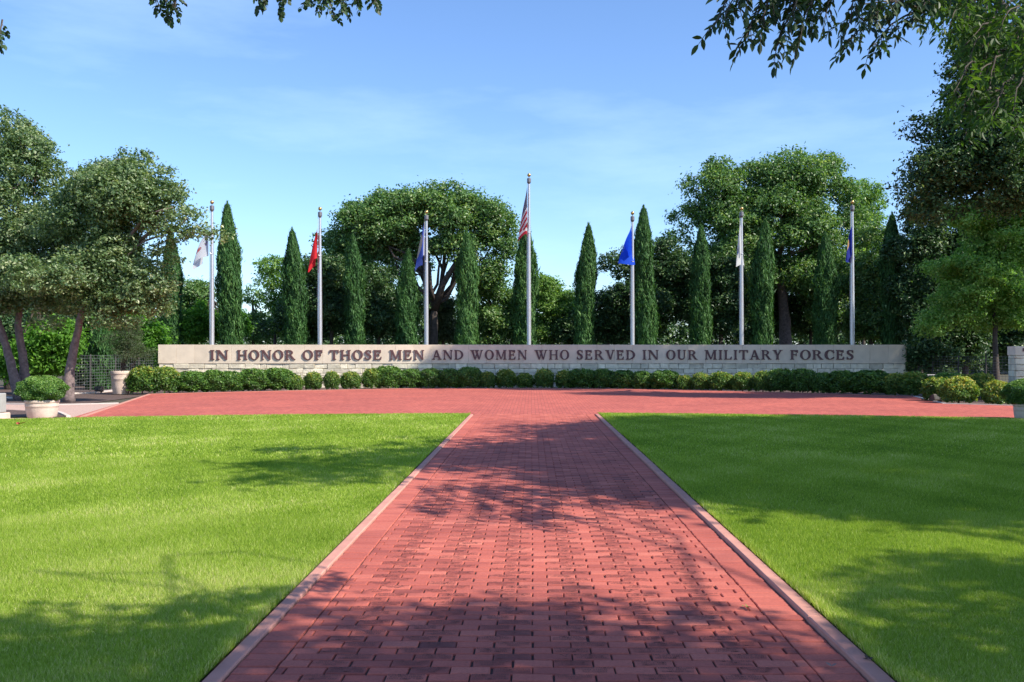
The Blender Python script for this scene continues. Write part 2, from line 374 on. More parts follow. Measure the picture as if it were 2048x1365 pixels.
g = grass('grass', -1, BANDS, 11); tag(g, 'short sunlit lawn grass left of the brick path', 'grass')
g = grass('grass', 1, BANDS, 12); tag(g, 'short shaded lawn grass right of the brick path', 'grass')

# kerbs
for sgn, (a, b) in ((-1, (XL0, XL1 - .006)), (1, (XR1 + .006, XR0))):
    mb = MB(); y = -2.0; rg = np.random.default_rng(5 + sgn)
    top = .014 if sgn < 0 else .030
    end = PATH_END - (.35 if sgn < 0 else .55)
    while y < end:
        y2 = min(y + 2.35 + rg.random() * .3, end)
        mb.box((a, y + .004, -.05), (b, y2 - .002, top + rg.normal(0, .0012)), .008, tint=rg.random())
        y = y2
    tag(mb.build('kerb', M['kerb']), kind='structure')

# brick path: every brick modelled, engraved ones carry lettering
sheet('path_bed', [(XL1 - .004, -2), (XR1 + .004, -2), (XR1 + .004, PATH_END + .1), (XL1 - .004, PATH_END + .1)], 0.003 - .015, M['joint'])
BL, BD = 0.2085, 0.104
bricks = []     # x0, x1, y0, y1, tint, soldier
engraved = []
rg = np.random.default_rng(21)
row = 0; y = 1.6
xc = 0.11
while y + BD < PATH_END:
    off = (0.0 if row % 2 == 0 else BL / 2)
    k = math.floor((XLS - xc - off) / BL)
    while True:
        x0 = xc + off + k * BL; x1 = x0 + BL
        if x0 > XRS - .01: break
        a, b = max(x0, XLS), min(x1, XRS)
        if b - a > .03:
            full = (b - a) > BL * .97
            eng = full and (k % 2 == 0)
            t = .58 + rg.normal(0, .19) - (.05 if eng else 0) - (.25 if rg.random() < .05 else 0)
            bricks.append((a + .0042, b - .0042, y + .0034, y + BD - .0034, t))
            if eng: engraved.append((a, y, row, k))
        k += 1
    bricks.append((XL1 + .002, XLS - .0045, y + .003, y + BD - .003, .66 + rg.normal(0, .09)))
    bricks.append((XRS + .0045, XR1 - .003, y + .003, y + BD - .003, .66 + rg.normal(0, .09)))
    row += 1; y += BD
B = np.array(bricks); nb = len(B)
jx = rg.normal(0, .0016, nb); jy = rg.normal(0, .0009, nb); jz = rg.normal(0, .0014, nb); tx = rg.normal(0, .008, nb); ty = rg.normal(0, .008, nb); tw = rg.normal(0, .008, nb)
cx, cy = (B[:, 0] + B[:, 1]) / 2, (B[:, 2] + B[:, 3]) / 2
hx, hy = (B[:, 1] - B[:, 0]) / 2, (B[:, 3] - B[:, 2]) / 2
V = []
for ins, z in ((.006, 0.0), (.0015, -.0030), (0.0, -.008), (0.0, -.022)):
    for sx, sy in ((-1, -1), (1, -1), (1, 1), (-1, 1)):
        dx, dy = sx * (hx - ins), sy * (hy - ins)
        V.append(np.stack([cx + jx + dx - tw * dy, cy + jy + dy + tw * dx, z + jz + dx * tx + dy * ty], 1))
V = np.stack(V, 1).reshape(-1, 3)
base = np.arange(nb)[:, None] * 16
F = [base + np.array([[0, 1, 2, 3]])]
for l in range(3):
    for j in range(4):
        F.append(base + np.array([[l*4 + (j+1) % 4, l*4 + j, (l+1)*4 + j, (l+1)*4 + (j+1) % 4]]))
F = np.concatenate(F); T = np.tile(np.clip(B[:, 4], 0, 1), 13)
path = tag(link('path', mesh_np('path', V, F, M['brick'], {'tint': T})), kind='structure')

# engraved inscriptions on the nearer bricks (the wording is only partly legible in the photograph)
TEXTS = ["WILL BETZ\nLTJG U.S. NAVY\nWWII", "GEORGE BRANSON\nUSN LT. DEARBORN\nNAVY  U.S. ARMY", "ROBERT L. ENNIS\n1ST SGT U.S. ARMY\nWWII EUROPE", "MARIO V. BEAUMONT\nHARRIET LIBBY\nU.S. ARMY",
 "NORMA WOODLAND\nLST WWII CLINTEN\nPACIFIC", "RAYMOND G. TERRY\n1 CAV VIETNAM 70-71\nORANGE TX", "MILTON MCDONALD\nSGT VIETNAM\nU.S. ARMY KOREA", "TOM WASHBURN\nWWII U.S. ARMY\n777TH ENG BN",
 "TOM LARSON SR.\nUSMC\nGUADALCANAL", "JAMES POLK\nSGT ARMY KOREA\nRICHLAND, TEXAS", "HENRY IRVIN TEXAS\nLT. U.S. NAVY\nAMERICAN GUNNERY", "DELMAR HUNT\nPOW CHINA\nIWO JIMA 1945",
 "BILL R. NEWBERRY\nUSA VIET NAM VET\nDALLAS, TX", "WALTER DENNISON\nCPL U.S. ARMY\nAMARILLO TX", "ARNOLD BARTELS\nCOL 1942-1946\nHOUSTON TX", "HOBBS KNIGHT\nUSMC WWII\nFORT SMITH", "ANDREW TALMAN\nUSAF 1966-70\nSGT CHERRY",
 "HERBERT MITCHELL\nU.S. NAVY\nSUBMARINE SERV", "LOU WOLF MANNING\nTST WARNER\nU.S.  A.C.  ARMY", "WALTER BURNSIDE\nSSGT 3RD INF\nKOREA 1951", "LEE CALDWELL\nSGT USMC\nVIETNAM 1968", "DAN REEVES\nCAPT 8TH AF\nENGLAND 1944"]
cv_texts = []
for t in TEXTS:
    cu = bpy.data.curves.new('lettering', 'FONT'); cu.body = t; cu.size = .0268; cu.align_x = 'CENTER'; cu.align_y = 'CENTER'; cu.resolution_u = 1
    cu.space_line = .98; cu.space_character = 1.06; cu.offset = .0003
    o = bpy.data.objects.new('tmp', cu); col.objects.link(o); bpy.context.view_layer.update()
    me = bpy.data.meshes.new_from_object(o.evaluated_get(bpy.context.evaluated_depsgraph_get())); me.calc_loop_triangles()
    v = np.zeros(len(me.vertices) * 3, dtype=np.float32); me.vertices.foreach_get('co', v); v = v.reshape(-1, 3)
    f = np.zeros(len(me.loop_triangles) * 3, dtype=np.int32); me.loop_triangles.foreach_get('vertices', f)
    wdt = v[:, 0].max() - v[:, 0].min(); s = min(1.0, .186 / wdt); v[:, 0] *= s
    v[:, 1] -= (v[:, 1].max() + v[:, 1].min()) / 2
    cv_texts.append((v, f.reshape(-1, 3)))
    bpy.data.objects.remove(o); bpy.data.meshes.remove(me); bpy.data.curves.remove(cu)
VV, FF, n0 = [], [], 0
for (a, y, r_, k) in engraved:
    if 3.9 < y < 11.5:
        v, f = cv_texts[int(rg.integers(len(cv_texts)))]
        p = v.copy(); p[:, 0] += a + BL/2; p[:, 1] += y + BD/2; p[:, 2] = .0042
        VV.append(p); FF.append(f + n0); n0 += len(p)
link('engraved_lettering', mesh_np('engraved_lettering', np.concatenate(VV), np.concatenate(FF), M['engrave']), path)

# far kerb line of the plaza, mulch bed, gravel, concrete edging
def strip(name, pts, wid, z0, z1, mat):
    P = np.array(pts, dtype=float); mb = MB()
    for i in range(len(P) - 1):
        d = P[i+1] - P[i]; d /= np.linalg.norm(d); n = np.array((-d[1], d[0])) * wid / 2
        q = [P[i] - n, P[i+1] - n, P[i+1] + n, P[i] + n]
        Vb = [(x, y, z0) for x, y in q] + [(x, y, z1) for x, y in q]
        mb.add(Vb, [(4,5,6,7),(0,1,5,4),(1,2,6,5),(2,3,7,6),(3,0,4,7)])
    return tag(mb.build(name, mat), kind='structure')
pl_left = [ground(165, 834), EDGE[0]]
strip('kerb', pl_left, .12, -.05, .012, M['kerb'])
strip('kerb', EDGE, .10, -.05, .010, M['kerb'])
strip('kerb', [EDGE[-1]] + EDGE_R, .14, -.05, .018, M['edging'])
sheet('mulch_bed', [(-40, 26), (-14.2, 26), EDGE[0]] + EDGE[1:] + EDGE_R + [(45, 26), (45, 46.5), (-40, 46.5)], -0.045, M['mulch'])
gp = [ground(px, py) for px, py in ((-120, 806), (60, 808), (110, 809), (235, 806), (172, 832), (-120, 845))]
sheet('gravel_path', gp, -0.030, M['gravel'])
strip('edging', [ground(-120, 805), ground(60, 807), ground(112, 808.5), ground(180, 807), ground(237, 805.5)], .14, -.06, -.002, M['edging'])
strip('edging', [ground(140, 786.5), ground(185, 785), ground(232, 780)], .25, -.06, .01, M['edging'])
strip('edging', [ground(-90, 789), ground(-10, 794), ground(32, 795)], .2, -.06, .01, M['edging'])
sheet('mulch_bed', [ground(-120, 818.5), ground(20, 819), ground(112, 824), ground(138, 833), ground(-120, 836)], -0.012, M['mulch'])
strip('edging', [ground(108, 822), ground(124, 827), ground(137, 833)], .10, -.06, .02, M['edging'])

# ------------------------------------------------------------------ foliage builders
def nrm(v): return v / (np.linalg.norm(v, axis=-1, keepdims=True) + 1e-9)
def leaf_verts(C, Nn, Lg, Wd, rg, tang=None, curl=.12):
    n = len(C)
    t = rg.normal(size=(n, 3)) if tang is None else tang
    t = nrm(t - Nn * (t * Nn).sum(1, keepdims=True)); b = np.cross(Nn, t)
    Lg = np.broadcast_to(np.asarray(Lg, dtype=float), (n,))[:, None]; Wd = np.broadcast_to(np.asarray(Wd, dtype=float), (n,))[:, None]
    V = np.stack([C - t*Lg*.5, C + b*Wd*.5 + Nn*Lg*curl - t*Lg*.06, C + t*Lg*.5, C - b*Wd*.5 + Nn*Lg*curl - t*Lg*.06], 1).reshape(-1, 3)
    F = np.arange(n)[:, None] * 4 + np.array([[0, 1, 2, 3]])
    return V, F

def sub_blobs(env, n, rg, rmin, rmax, flat=.6):
    """random leaf masses spread through the envelope ellipsoids (cx, cy, cz, rx, ry, rz)"""
    env = np.array(env, dtype=float); vol = env[:, 3] * env[:, 4] * env[:, 5]; pr = vol / vol.sum()
    out = []
    for _ in range(n):
        e = env[rg.choice(len(env), p=pr)]
        d = nrm(rg.normal(size=3)); f = .35 + .65 * rg.random() ** .5
        r = rmin + (rmax - rmin) * rg.random()
        s = np.maximum(e[3:6] - r * .85, .1)
        c = e[:3] + d * s * f
        out.append((*c, r * (.9 + .4 * rg.random()), r * (.9 + .4 * rg.random()), r * (flat + .25 * rg.random())))
    return np.array(out)

def crown_mesh(name, blobs, n_clump, per, clump_r, leaf, mat, rg, up=.55, loc=(0, 0, 0), aspect=.55, zmin=-9, jit=.62):
    area = blobs[:, 3] * blobs[:, 5]; bi = rg.choice(len(blobs), n_clump, p=area / area.sum())
    bl = blobs[bi]; d = nrm(rg.normal(size=(n_clump, 3)) + np.array((0, 0, .25)))
    f = 1.03 - np.abs(rg.normal(0, .22, n_clump)); spray = rg.random(n_clump) < .16; f = np.where(spray, 1.02 + .22 * rg.random(n_clump), np.clip(f, .25, 1.05))
    C = bl[:, :3] + d * bl[:, 3:6] * f[:, None]
    # drop clumps deep inside another mass
    inside = np.zeros(n_clump)
    for b in blobs:
        q = (((C - b[:3]) / b[3:6]) ** 2).sum(1); inside += q < .45
    keep = (inside < 2) | (rg.random(n_clump) < .3)
    C, d, bl, spray = C[keep], d[keep], bl[keep], spray[keep]; m = len(C)
    cs = clump_r * (.6 + .8 * rg.random(m)) * np.where(spray, .62, 1.0); cnt = per
    off = rg.normal(size=(m, cnt, 3)) * cs[:, None, None] * np.array((.55, .55, .36))
    P = (C[:, None, :] + off).reshape(-1, 3)
    nn = nrm(np.repeat(d, cnt, 0) * .5 + np.array((0, 0, up)) + rg.normal(size=(m * cnt, 3)) * jit)
    sz = leaf * (.65 + .7 * rg.random(m * cnt))
    tint = np.clip(np.repeat(.5 + .13 * rg.normal(size=m), cnt) + .2 * rg.normal(size=m * cnt), 0, 1)
    ok = P[:, 2] > zmin; P, nn, sz, tint = P[ok], nn[ok], sz[ok], tint[ok]
    V, F = leaf_verts(P, nn, sz, sz * aspect, rg)
    V -= np.array(loc)
    return mesh_np(name, V, F, mat, {'tint': tint}), C

def bent(a, b, rg, k=4, amp=.06):
    a, b = np.asarray(a, float), np.asarray(b, float); L_ = np.linalg.norm(b - a); pts = []
    for i in range(k + 1):
        t = i / k; p = a + (b - a) * t
        if 0 < i < k: p = p + rg.normal(0, amp * L_, 3)
        pts.append(p)
    return pts

def tree(name, label, cat, base, trunk_pts, r0, env, nb, rb, ncl, per, clr, leaf, mat, bark='barkdark', seed=1, group=None, extra_limbs=(), limb_r=.35, aspect=.55, twigs=60, extra_blobs=(), flat=.6):
    rg = np.random.default_rng(seed)
    root = thing(name, (base[0], base[1], 0), label, cat, group)
    o3 = np.array((base[0], base[1], 0.0))
    bl = sub_blobs(env, nb, rg, *rb, flat)
    if len(extra_blobs): bl = np.concatenate([bl, np.array(extra_blobs)])
    me, C = crown_mesh('crown', bl, ncl, per, clr, leaf, mat, rg, loc=o3, aspect=aspect)
    link('crown', me, root)
    for ti, tp in enumerate(trunk_pts if isinstance(trunk_pts[0][0], (tuple, list, np.ndarray)) else [trunk_pts]):
        if ti: mb.build('trunk', M[bark], root, smooth=True)
        mb = MB()
        tp = [np.array(p, float) for p in tp]
        k = len(tp); rad = [r0 * (1.0 - .5 * i / max(1, k - 1)) for i in range(k)]; rad[0] *= 1.25
        # finer trunk
        P, R = [], []
        for i in range(k - 1):
            for s in range(5):
                u = s / 5; P.append(tp[i] * (1-u) + tp[i+1] * u + rg.normal(0, r0 * .05, 3)); R.append(rad[i] * (1-u) + rad[i+1] * u)
        P.append(tp[-1]); R.append(rad[-1])
        mb.tube([p - o3 for p in P], R, 10, wob=.06, rg=rg)
        top = tp[-1]
        order = rg.permutation(len(bl))[:min(len(bl), 14)]; limbed = bl[order]
        for j in order:
            e = bl[j, :3]
            if np.linalg.norm(e - top) < .4: continue
            pts = bent(top - o3, e - o3, rg, 5, .05)
            rr = r0 * limb_r * (.7 + .6 * rg.random())
            mb.tube(pts, np.linspace(rr, rr * .25, 6), 6, wob=.05, rg=rg)
    for j in range(min(twigs, len(C))):
        c = C[rg.integers(len(C))]; b = limbed[np.argmin(((limbed[:, :3] - c) ** 2).sum(1)), :3]
        if np.linalg.norm(c - b) > 1.8: continue
        pts = bent(b - o3, c - o3, rg, 3, .08); rr = r0 * .10
        mb.tube(pts, np.linspace(rr, rr * .3, 4), 4, cap=False)
    for pts, ra, rb_ in extra_limbs:
        P = [np.array(p, float) - o3 for p in pts]
        mb.tube(P, np.linspace(ra, rb_, len(P)), 7, wob=.05, rg=rg)
    mb.build('trunk', M[bark], root, smooth=True)
    return root

def penv(Y, items, ry=None):
    """envelope ellipsoids from the photo's picture positions at distance Y: (px, py, half width, half height[, dy])"""
    out = []
    for it in items:
        px, py, a, b = it[:4]; dy = it[4] if len(it) > 4 else 0
        rx, rz = a * Y / FPX, b * Y / FPX
        out.append((gx(px, Y), Y + dy, gz(py, Y), rx, (ry if ry else rx * .9), rz))
    return out
def pp(px, py, Y): return (gx(px, Y), Y, gz(py, Y))

# ------------------------------------------------------------------ memorial wall with raised letters
WY = 44.0; WX0, WX1 = gx(318, WY), gx(1811, WY); WTOP = gz(690, WY); WBAND = gz(727.5, WY); WT = .55
def wall(name, label, x0, x1, Y, top, band, thick, seed, group=None):
    rg = np.random.default_rng(seed)
    root = thing(name, ((x0+x1)/2, Y, 0), label, 'wall', group); o = np.array(((x0+x1)/2, Y, 0))
    # stone base: coursed rough blocks in front of a mortar core
    core = MB(); core.box((x0 + .03 - o[0], .035, -.06), (x1 - .03 - o[0], thick, band - .004)); core.build('mortar_core', M['mortar'], root)
    mb = MB(); z = -.05
    hs = []
    while z < band - .02:
        h = float(rg.choice([.12, .15, .18, .22])); h = min(h, band - .006 - z)
        if band - z - h < .07: h = band - .006 - z
        hs.append((z, h)); z += h
    for (z, h) in hs:
        x = x0
        while x < x1 - .01:
            wd = rg.uniform(.24, .66) * (.75 + h * 2); x2 = min(x + wd, x1)
            if x1 - x2 < .2: x2 = x1
            pr = rg.uniform(.0, .042)
            lo = (x + .008 - o[0], -pr, z + .008); hi = (x2 - .008 - o[0], .06, z + h - .007)
            n0 = len(mb.V); mb.box(lo, hi, .014, tint=rg.random())
            mb.V[-1] = mb.V[-1] + rg.normal(0, .007, mb.V[-1].shape)
            x = x2
        for side in (0, 1):    # end faces
            yy = .06
            while yy < thick - .02:
                y2 = min(yy + rg.uniform(.2, .4), thick)
                if side == 0: mb.box((x0 - o[0] - rg.uniform(0, .015), yy + .004, z + .005), (x0 + .05 - o[0], y2 - .004, z + h - .004), .012, tint=rg.random())
                else: mb.box((x1 - .05 - o[0], yy + .004, z + .005), (x1 - o[0] + rg.uniform(0, .015), y2 - .004, z + h - .004), .012, tint=rg.random())
                yy = y2
    mb.build('stone_base', M['stone'], root)
    # smooth panel band on top, joints between panels
    mb = MB(); n = max(1, round((x1 - x0) / .875)); step = (x1 - x0 + .06) / n
    for i in range(n):
        a = x0 - .03 + i * step
        f = rg.normal(0, .0015)
        mb.box((a + .0035 - o[0], -.045 + f, band), (a + step - .0035 - o[0], thick * .5, top + rg.normal(0, .001)), .006, tint=np.clip(rg.normal(.5, .28), 0, 1))
        mb.box((a + .0035 - o[0], thick * .5 + .004, band), (a + step - .0035 - o[0], thick + .03, top - .002), .006, tint=rg.random())
    mb.box((x0 - o[0], -.02, band + .01), (x1 - o[0], thick, top - .03), 0, tint=.1)
    mb.build('panel_band', M['panel'], root)
    return root, o
memorial, WO = wall('memorial_wall', 'long low limestone wall with raised maroon lettering behind the hedge', WX0, WX1, WY, WTOP, WBAND, WT, 3)
sx0 = gx(2031, 33.5)
side_wall, SO = wall('stone_wall', 'pale limestone wall end at the right edge behind the potted boxwood', sx0, sx0 + 9, 33.5, gz(693, 33.5), gz(711, 33.5), .5, 4)

# serif capitals drawn as distance fields, traced to outlines and extruded
def f_poly(pts):
    P = np.array(pts, float)
    a = sum(P[i][0]*P[(i+1) % len(P)][1] - P[(i+1) % len(P)][0]*P[i][1] for i in range(len(P)))
    if a < 0: P = P[::-1]
    def f(X, Y):
        out = np.full(X.shape, 9.0)
        for i in range(len(P)):
            p, q = P[i], P[(i+1) % len(P)]; d = q - p; n = np.array((-d[1], d[0])) / np.hypot(*d)
            out = np.minimum(out, (X - p[0]) * n[0] + (Y - p[1]) * n[1])
        return out
    return f
def f_rect(x0, y0, x1, y1): return f_poly([(x0, y0), (x1, y0), (x1, y1), (x0, y1)])
def f_ell(cx, cy, rx, ry): return lambda X, Y: (1 - np.sqrt(((X-cx)/rx)**2 + ((Y-cy)/ry)**2)) * min(rx, ry)
def f_ring(cx, cy, rx, ry, ix, iy, sx=0): 
    a, b = f_ell(cx, cy, rx, ry), f_ell(cx + sx, cy, ix, iy)
    return lambda X, Y: np.minimum(a(X, Y), -b(X, Y))
def f_and(a, b): return lambda X, Y: np.minimum(a(X, Y), b(X, Y))
def f_cut(a, b): return lambda X, Y: np.minimum(a(X, Y), -b(X, Y))
def f_stroke(pts):
    def f(X, Y):
        out = np.full(X.shape, -9.0)
        for (x0, y0, r0), (x1, y1, r1) in zip(pts[:-1], pts[1:]):
            dx, dy = x1-x0, y1-y0; t = np.clip(((X-x0)*dx + (Y-y0)*dy) / (dx*dx + dy*dy), 0, 1)
            out = np.maximum(out, r0 + (r1-r0)*t - np.hypot(X - x0 - t*dx, Y - y0 - t*dy))
        return out
    return f
def catmull(pts, n=6):
    P = [np.array(p, float) for p in pts]; P = [2*P[0]-P[1]] + P + [2*P[-1]-P[-2]]; out = []
    for i in range(1, len(P)-2):
        for k in range(n):
            t = k/n; a, b, c, d = P[i-1], P[i], P[i+1], P[i+2]
            out.append(tuple(.5*((2*b)+(-a+c)*t+(2*a-5*b+4*c-d)*t*t+(-a+3*b-3*c+d)*t**3)))
    out.append(tuple(P[-2])); return out
S_, T_, H_, O_ = .158, .072, .055, .085
def serif(x0, x1, y): # slab with small brackets on a stem that spans x0..x1
    if y < .5: return [f_rect(x0-O_, 0, x1+O_, H_), f_poly([(x0-.05, H_-.005), (x1+.05, H_-.005), (x1, H_+.06), (x0, H_+.06)])]
    return [f_rect(x0-O_, 1-H_, x1+O_, 1), f_poly([(x0-.05, 1-H_+.005), (x1+.05, 1-H_+.005), (x1, 1-H_-.06), (x0, 1-H_-.06)])]
def stem(x, wd=S_, b=True, t=True): return [f_rect(x, 0, x+wd, 1)] + (serif(x, x+wd, 0) if b else []) + (serif(x, x+wd, 1) if t else [])
def glyphs():
    G = {}
    G['I'] = (.35, stem(.0875))
    G['H'] = (.96, stem(.0875) + stem(.70) + [f_rect(.2, .46, .75, .46+T_)])
    G['N'] = (.98, stem(.10, T_) + stem(.80, T_, b=False) + [f_poly([(.05, 1), (.27, 1), (.885, 0), (.74, 0)]), f_rect(-.02, 1-H_, .2, 1)])
    G['O'] = (.94, [f_ring(.47, .5, .47, .52, .275, .455)])
    C = f_ring(.47, .5, .47, .52, .265, .45, .05)
    G['C'] = (.86, [f_cut(C, f_rect(.58, .22, 1.2, .74)), f_rect(.76, .66, .82, .99), f_stroke([(.6, .06, .05), (.72, .12, .045), (.83, .26, .03)])])
    bowl = f_and(f_ring(.30, .5, .60, .5, .41, .43), f_rect(.26, -.1, 1, 1.1))
    G['D'] = (.92, stem(.0875) + [bowl, f_rect(.1, 0, .34, .07), f_rect(.1, .93, .34, 1)])
    up = f_and(f_ring(.34, .735, .38, .265, .20, .195), f_rect(.30, .3, 1, 1.1))
    G['R'] = (.93, stem(.0875) + [up, f_rect(.2, .93, .36, 1), f_rect(.2, .47, .38, .54), f_poly([(.36, .52), (.55, .50), (.90, .03), (.68, .03)]), f_rect(.66, 0, .96, H_)])
    topbar = [f_rect(.15, .92, .68, 1), f_poly([(.68, 1), (.62, 1), (.55, .92), (.63, .72), (.68, .72)])]
    mid = [f_rect(.2, .47, .52, .55), f_rect(.48, .37, .54, .65)]
    G['F'] = (.72, stem(.0875) + topbar + mid)
    bot = [f_rect(.15, 0, .70, .08), f_poly([(.74, .30), (.68, .30), (.56, .08), (.64, 0), (.70, 0)])]
    G['E'] = (.78, stem(.0875) + topbar + mid + bot)
    G['L'] = (.76, stem(.0875) + bot)
    G['T'] = (.84, [f_rect(.335, 0, .505, 1)] + serif(.335, .505, 0) + [f_rect(.02, .92, .82, 1), f_poly([(.0, 1), (.07, 1), (.15, .93), (.06, .70), (.0, .70)]), f_poly([(.84, 1), (.77, 1), (.69, .93), (.78, .70), (.84, .70)])])
    s = [(.56, .80, .03), (.47, .92, .045), (.33, .955, .045), (.17, .90, .07), (.13, .75, .095), (.22, .61, .10), (.36, .51, .10), (.49, .40, .10), (.53, .24, .095), (.45, .10, .07), (.31, .045, .045), (.16, .09, .045), (.07, .22, .03)]
    G['S'] = (.66, [f_stroke(catmull(s)), f_rect(.54, .70, .595, .99), f_rect(.035, .01, .09, .30)])
    G['M'] = (1.18, stem(.12, T_) + stem(.90) + [f_poly([(.08, 1), (.30, 1), (.64, .02), (.55, .02)]), f_poly([(.88, 1), (.96, 1), (.64, .02), (.55, .02)]), f_rect(.0, 1-H_, .2, 1)])
    G['A'] = (.96, [f_poly([(.40, 1), (.54, 1), (.90, 0), (.68, 0)]), f_poly([(.40, 1), (.50, 1), (.19, 0), (.10, 0)]), f_rect(.26, .29, .72, .37), f_rect(.0, 0, .30, H_), f_rect(.60, 0, .98, H_)])
    v = lambda o: [f_poly([(.07+o, 1), (.29+o, 1), (.56+o, 0), (.44+o, 0)]), f_poly([(.73+o, 1), (.83+o, 1), (.55+o, 0), (.45+o, 0)]), f_rect(-.01+o, 1-H_, .37+o, 1), f_rect(.65+o, 1-H_, .92+o, 1)]
    G['V'] = (.93, v(0))
    G['W'] = (1.34, v(0) + v(.42))
    u = [(.17, .97, .088), (.17, .32, .088), (.21, .15, .08), (.32, .055, .06), (.47, .04, .048), (.62, .08, .045), (.70, .20, .043), (.72, .34, .043), (.72, .97, .043)]
    G['U'] = (.90, [f_stroke(catmull(u, 4)), f_rect(0, 1-H_, .34, 1), f_rect(.58, 1-H_, .88, 1)])
    G['Y'] = (.92, [f_rect(.36, 0, .535, .5)] + serif(.36, .535, 0) + [f_poly([(.06, 1), (.28, 1), (.53, .46), (.37, .40)]), f_poly([(.73, 1), (.83, 1), (.52, .42), (.44, .48)]), f_rect(-.01, 1-H_, .36, 1), f_rect(.64, 1-H_, .93, 1)])
    return G
def trace(fs, wd, n=64):
    h = 1.0 / n; xs = np.arange(-.1, wd + .12, h); ys = np.arange(-.08, 1.08 + h, h)
    X, Y = np.meshgrid(xs, ys); D = np.full(X.shape, -9.0)
    for f in fs: D = np.maximum(D, f(X, Y))
    seg = {}
    def ip(p, q):
        a, b = D[p], D[q]; t = a / (a - b)
        return (X[p] + (X[q]-X[p])*t, Y[p] + (Y[q]-Y[p])*t)
    R, Cc = D.shape; pt = {}; nxt = {}
    for r in range(R-1):
        for c in range(Cc-1):
            k = [(r, c), (r, c+1), (r+1, c+1), (r+1, c)]; s = [D[q] > 0 for q in k]
            if all(s) or not any(s): continue
            ent = [e for e in range(4) if s[e] and not s[(e+1) % 4]]; ext = [e for e in range(4) if not s[e] and s[(e+1) % 4]]
            for e in ent:
                # walk to the matching edge
                f = min(ext, key=lambda q: (e - q) % 4)
                ka = tuple(sorted((k[e], k[(e+1) % 4]))); kb = tuple(sorted((k[f], k[(f+1) % 4])))
                pt[ka] = ip(*ka); pt[kb] = ip(*kb); nxt[ka] = kb
    loops = []
    while nxt:
        a = next(iter(nxt)); lp = []
        while a in nxt:
            lp.append(pt[a]); a = nxt.pop(a)
        if len(lp) > 5: loops.append(lp)
    return loops
GLY = {}
for ch, (wd, fs) in glyphs().items():
    cu = bpy.data.curves.new('glyph', 'CURVE'); cu.dimensions = '2D'; cu.fill_mode = 'BOTH'; cu.extrude = .017; cu.bevel_depth = .004; cu.bevel_resolution = 0; cu.resolution_u = 1
    for lp in trace(fs, wd):
        # thin out points that lie on straight runs
        P = np.array(lp); keep = []
        for i in range(len(P)):
            a, b, c = P[i-1], P[i], P[(i+1) % len(P)]
            if abs(np.cross(b-a, c-b)) > 1e-7: keep.append(b)
        P = np.array(keep) if len(keep) > 5 else P
        sp = cu.splines.new('POLY'); sp.points.add(len(P) - 1); sp.use_cyclic_u = True
        sp.points.foreach_set('co', np.concatenate([P * .45, np.zeros((len(P), 1)), np.ones((len(P), 1))], 1).ravel())
    o = bpy.data.objects.new('tmp', cu); col.objects.link(o); bpy.context.view_layer.update()
    me = bpy.data.meshes.new_from_object(o.evaluated_get(bpy.context.evaluated_depsgraph_get())); me.name = 'letter'
    me.materials.clear(); me.materials.append(M['letter'])
    bpy.data.objects.remove(o); GLY[ch] = (wd, me)
WORDS = [('IN', 421.5, 458), ('HONOR', 475.5, 591), ('OF', 606, 646.5), ('THOSE', 660, 764.5), ('MEN', 780, 849), ('AND', 864.5, 927), ('WOMEN', 941, 1054),
         ('WHO', 1069, 1138), ('SERVED', 1153, 1270), ('IN', 1285, 1317), ('OUR', 1332, 1394), ('MILITARY', 1409, 1564), ('FORCES', 1580, 1706.5)]
LETTER_PX = []
CAP = .45; zb = gz(719.5, WY)
for wi, (wd_, a, b) in enumerate(WORDS):
    xa, xb = gx(a, WY), gx(b, WY); tot = sum(GLY[c][0] for c in wd_) * CAP
    gap = .085 if len(wd_) > 1 else 0
    s = (xb - xa - gap * (len(wd_) - 1)) / tot; x = xa
    for li, c in enumerate(wd_):
        o = link('letter', GLY[c][1], memorial, (x - WO[0], -.045 - .026, zb - WO[2]))
        o.rotation_euler = (math.radians(90), 0, 0); o.scale = (s, 1.0, 1.0)
        wpx = GLY[c][0] * CAP * s * FPX / WY
        LETTER_PX.append((VX + x * FPX / WY + wpx / 2, wi, li)); x += GLY[c][0] * CAP * s + gap

# two small dark letters on the wall end at the right
mb = MB(); zc = gz(700, 33.5)
for dx in (0, .5): mb.box((dx, -.07, 0), (dx + .05, -.045, .12)); mb.box((dx + .055, -.07, .07), (dx + .12, -.045, .12))
mb.build('lettering', M['letter'], side_wall, loc=(gx(2044, 33.5) - SO[0], 0, zc - .06))

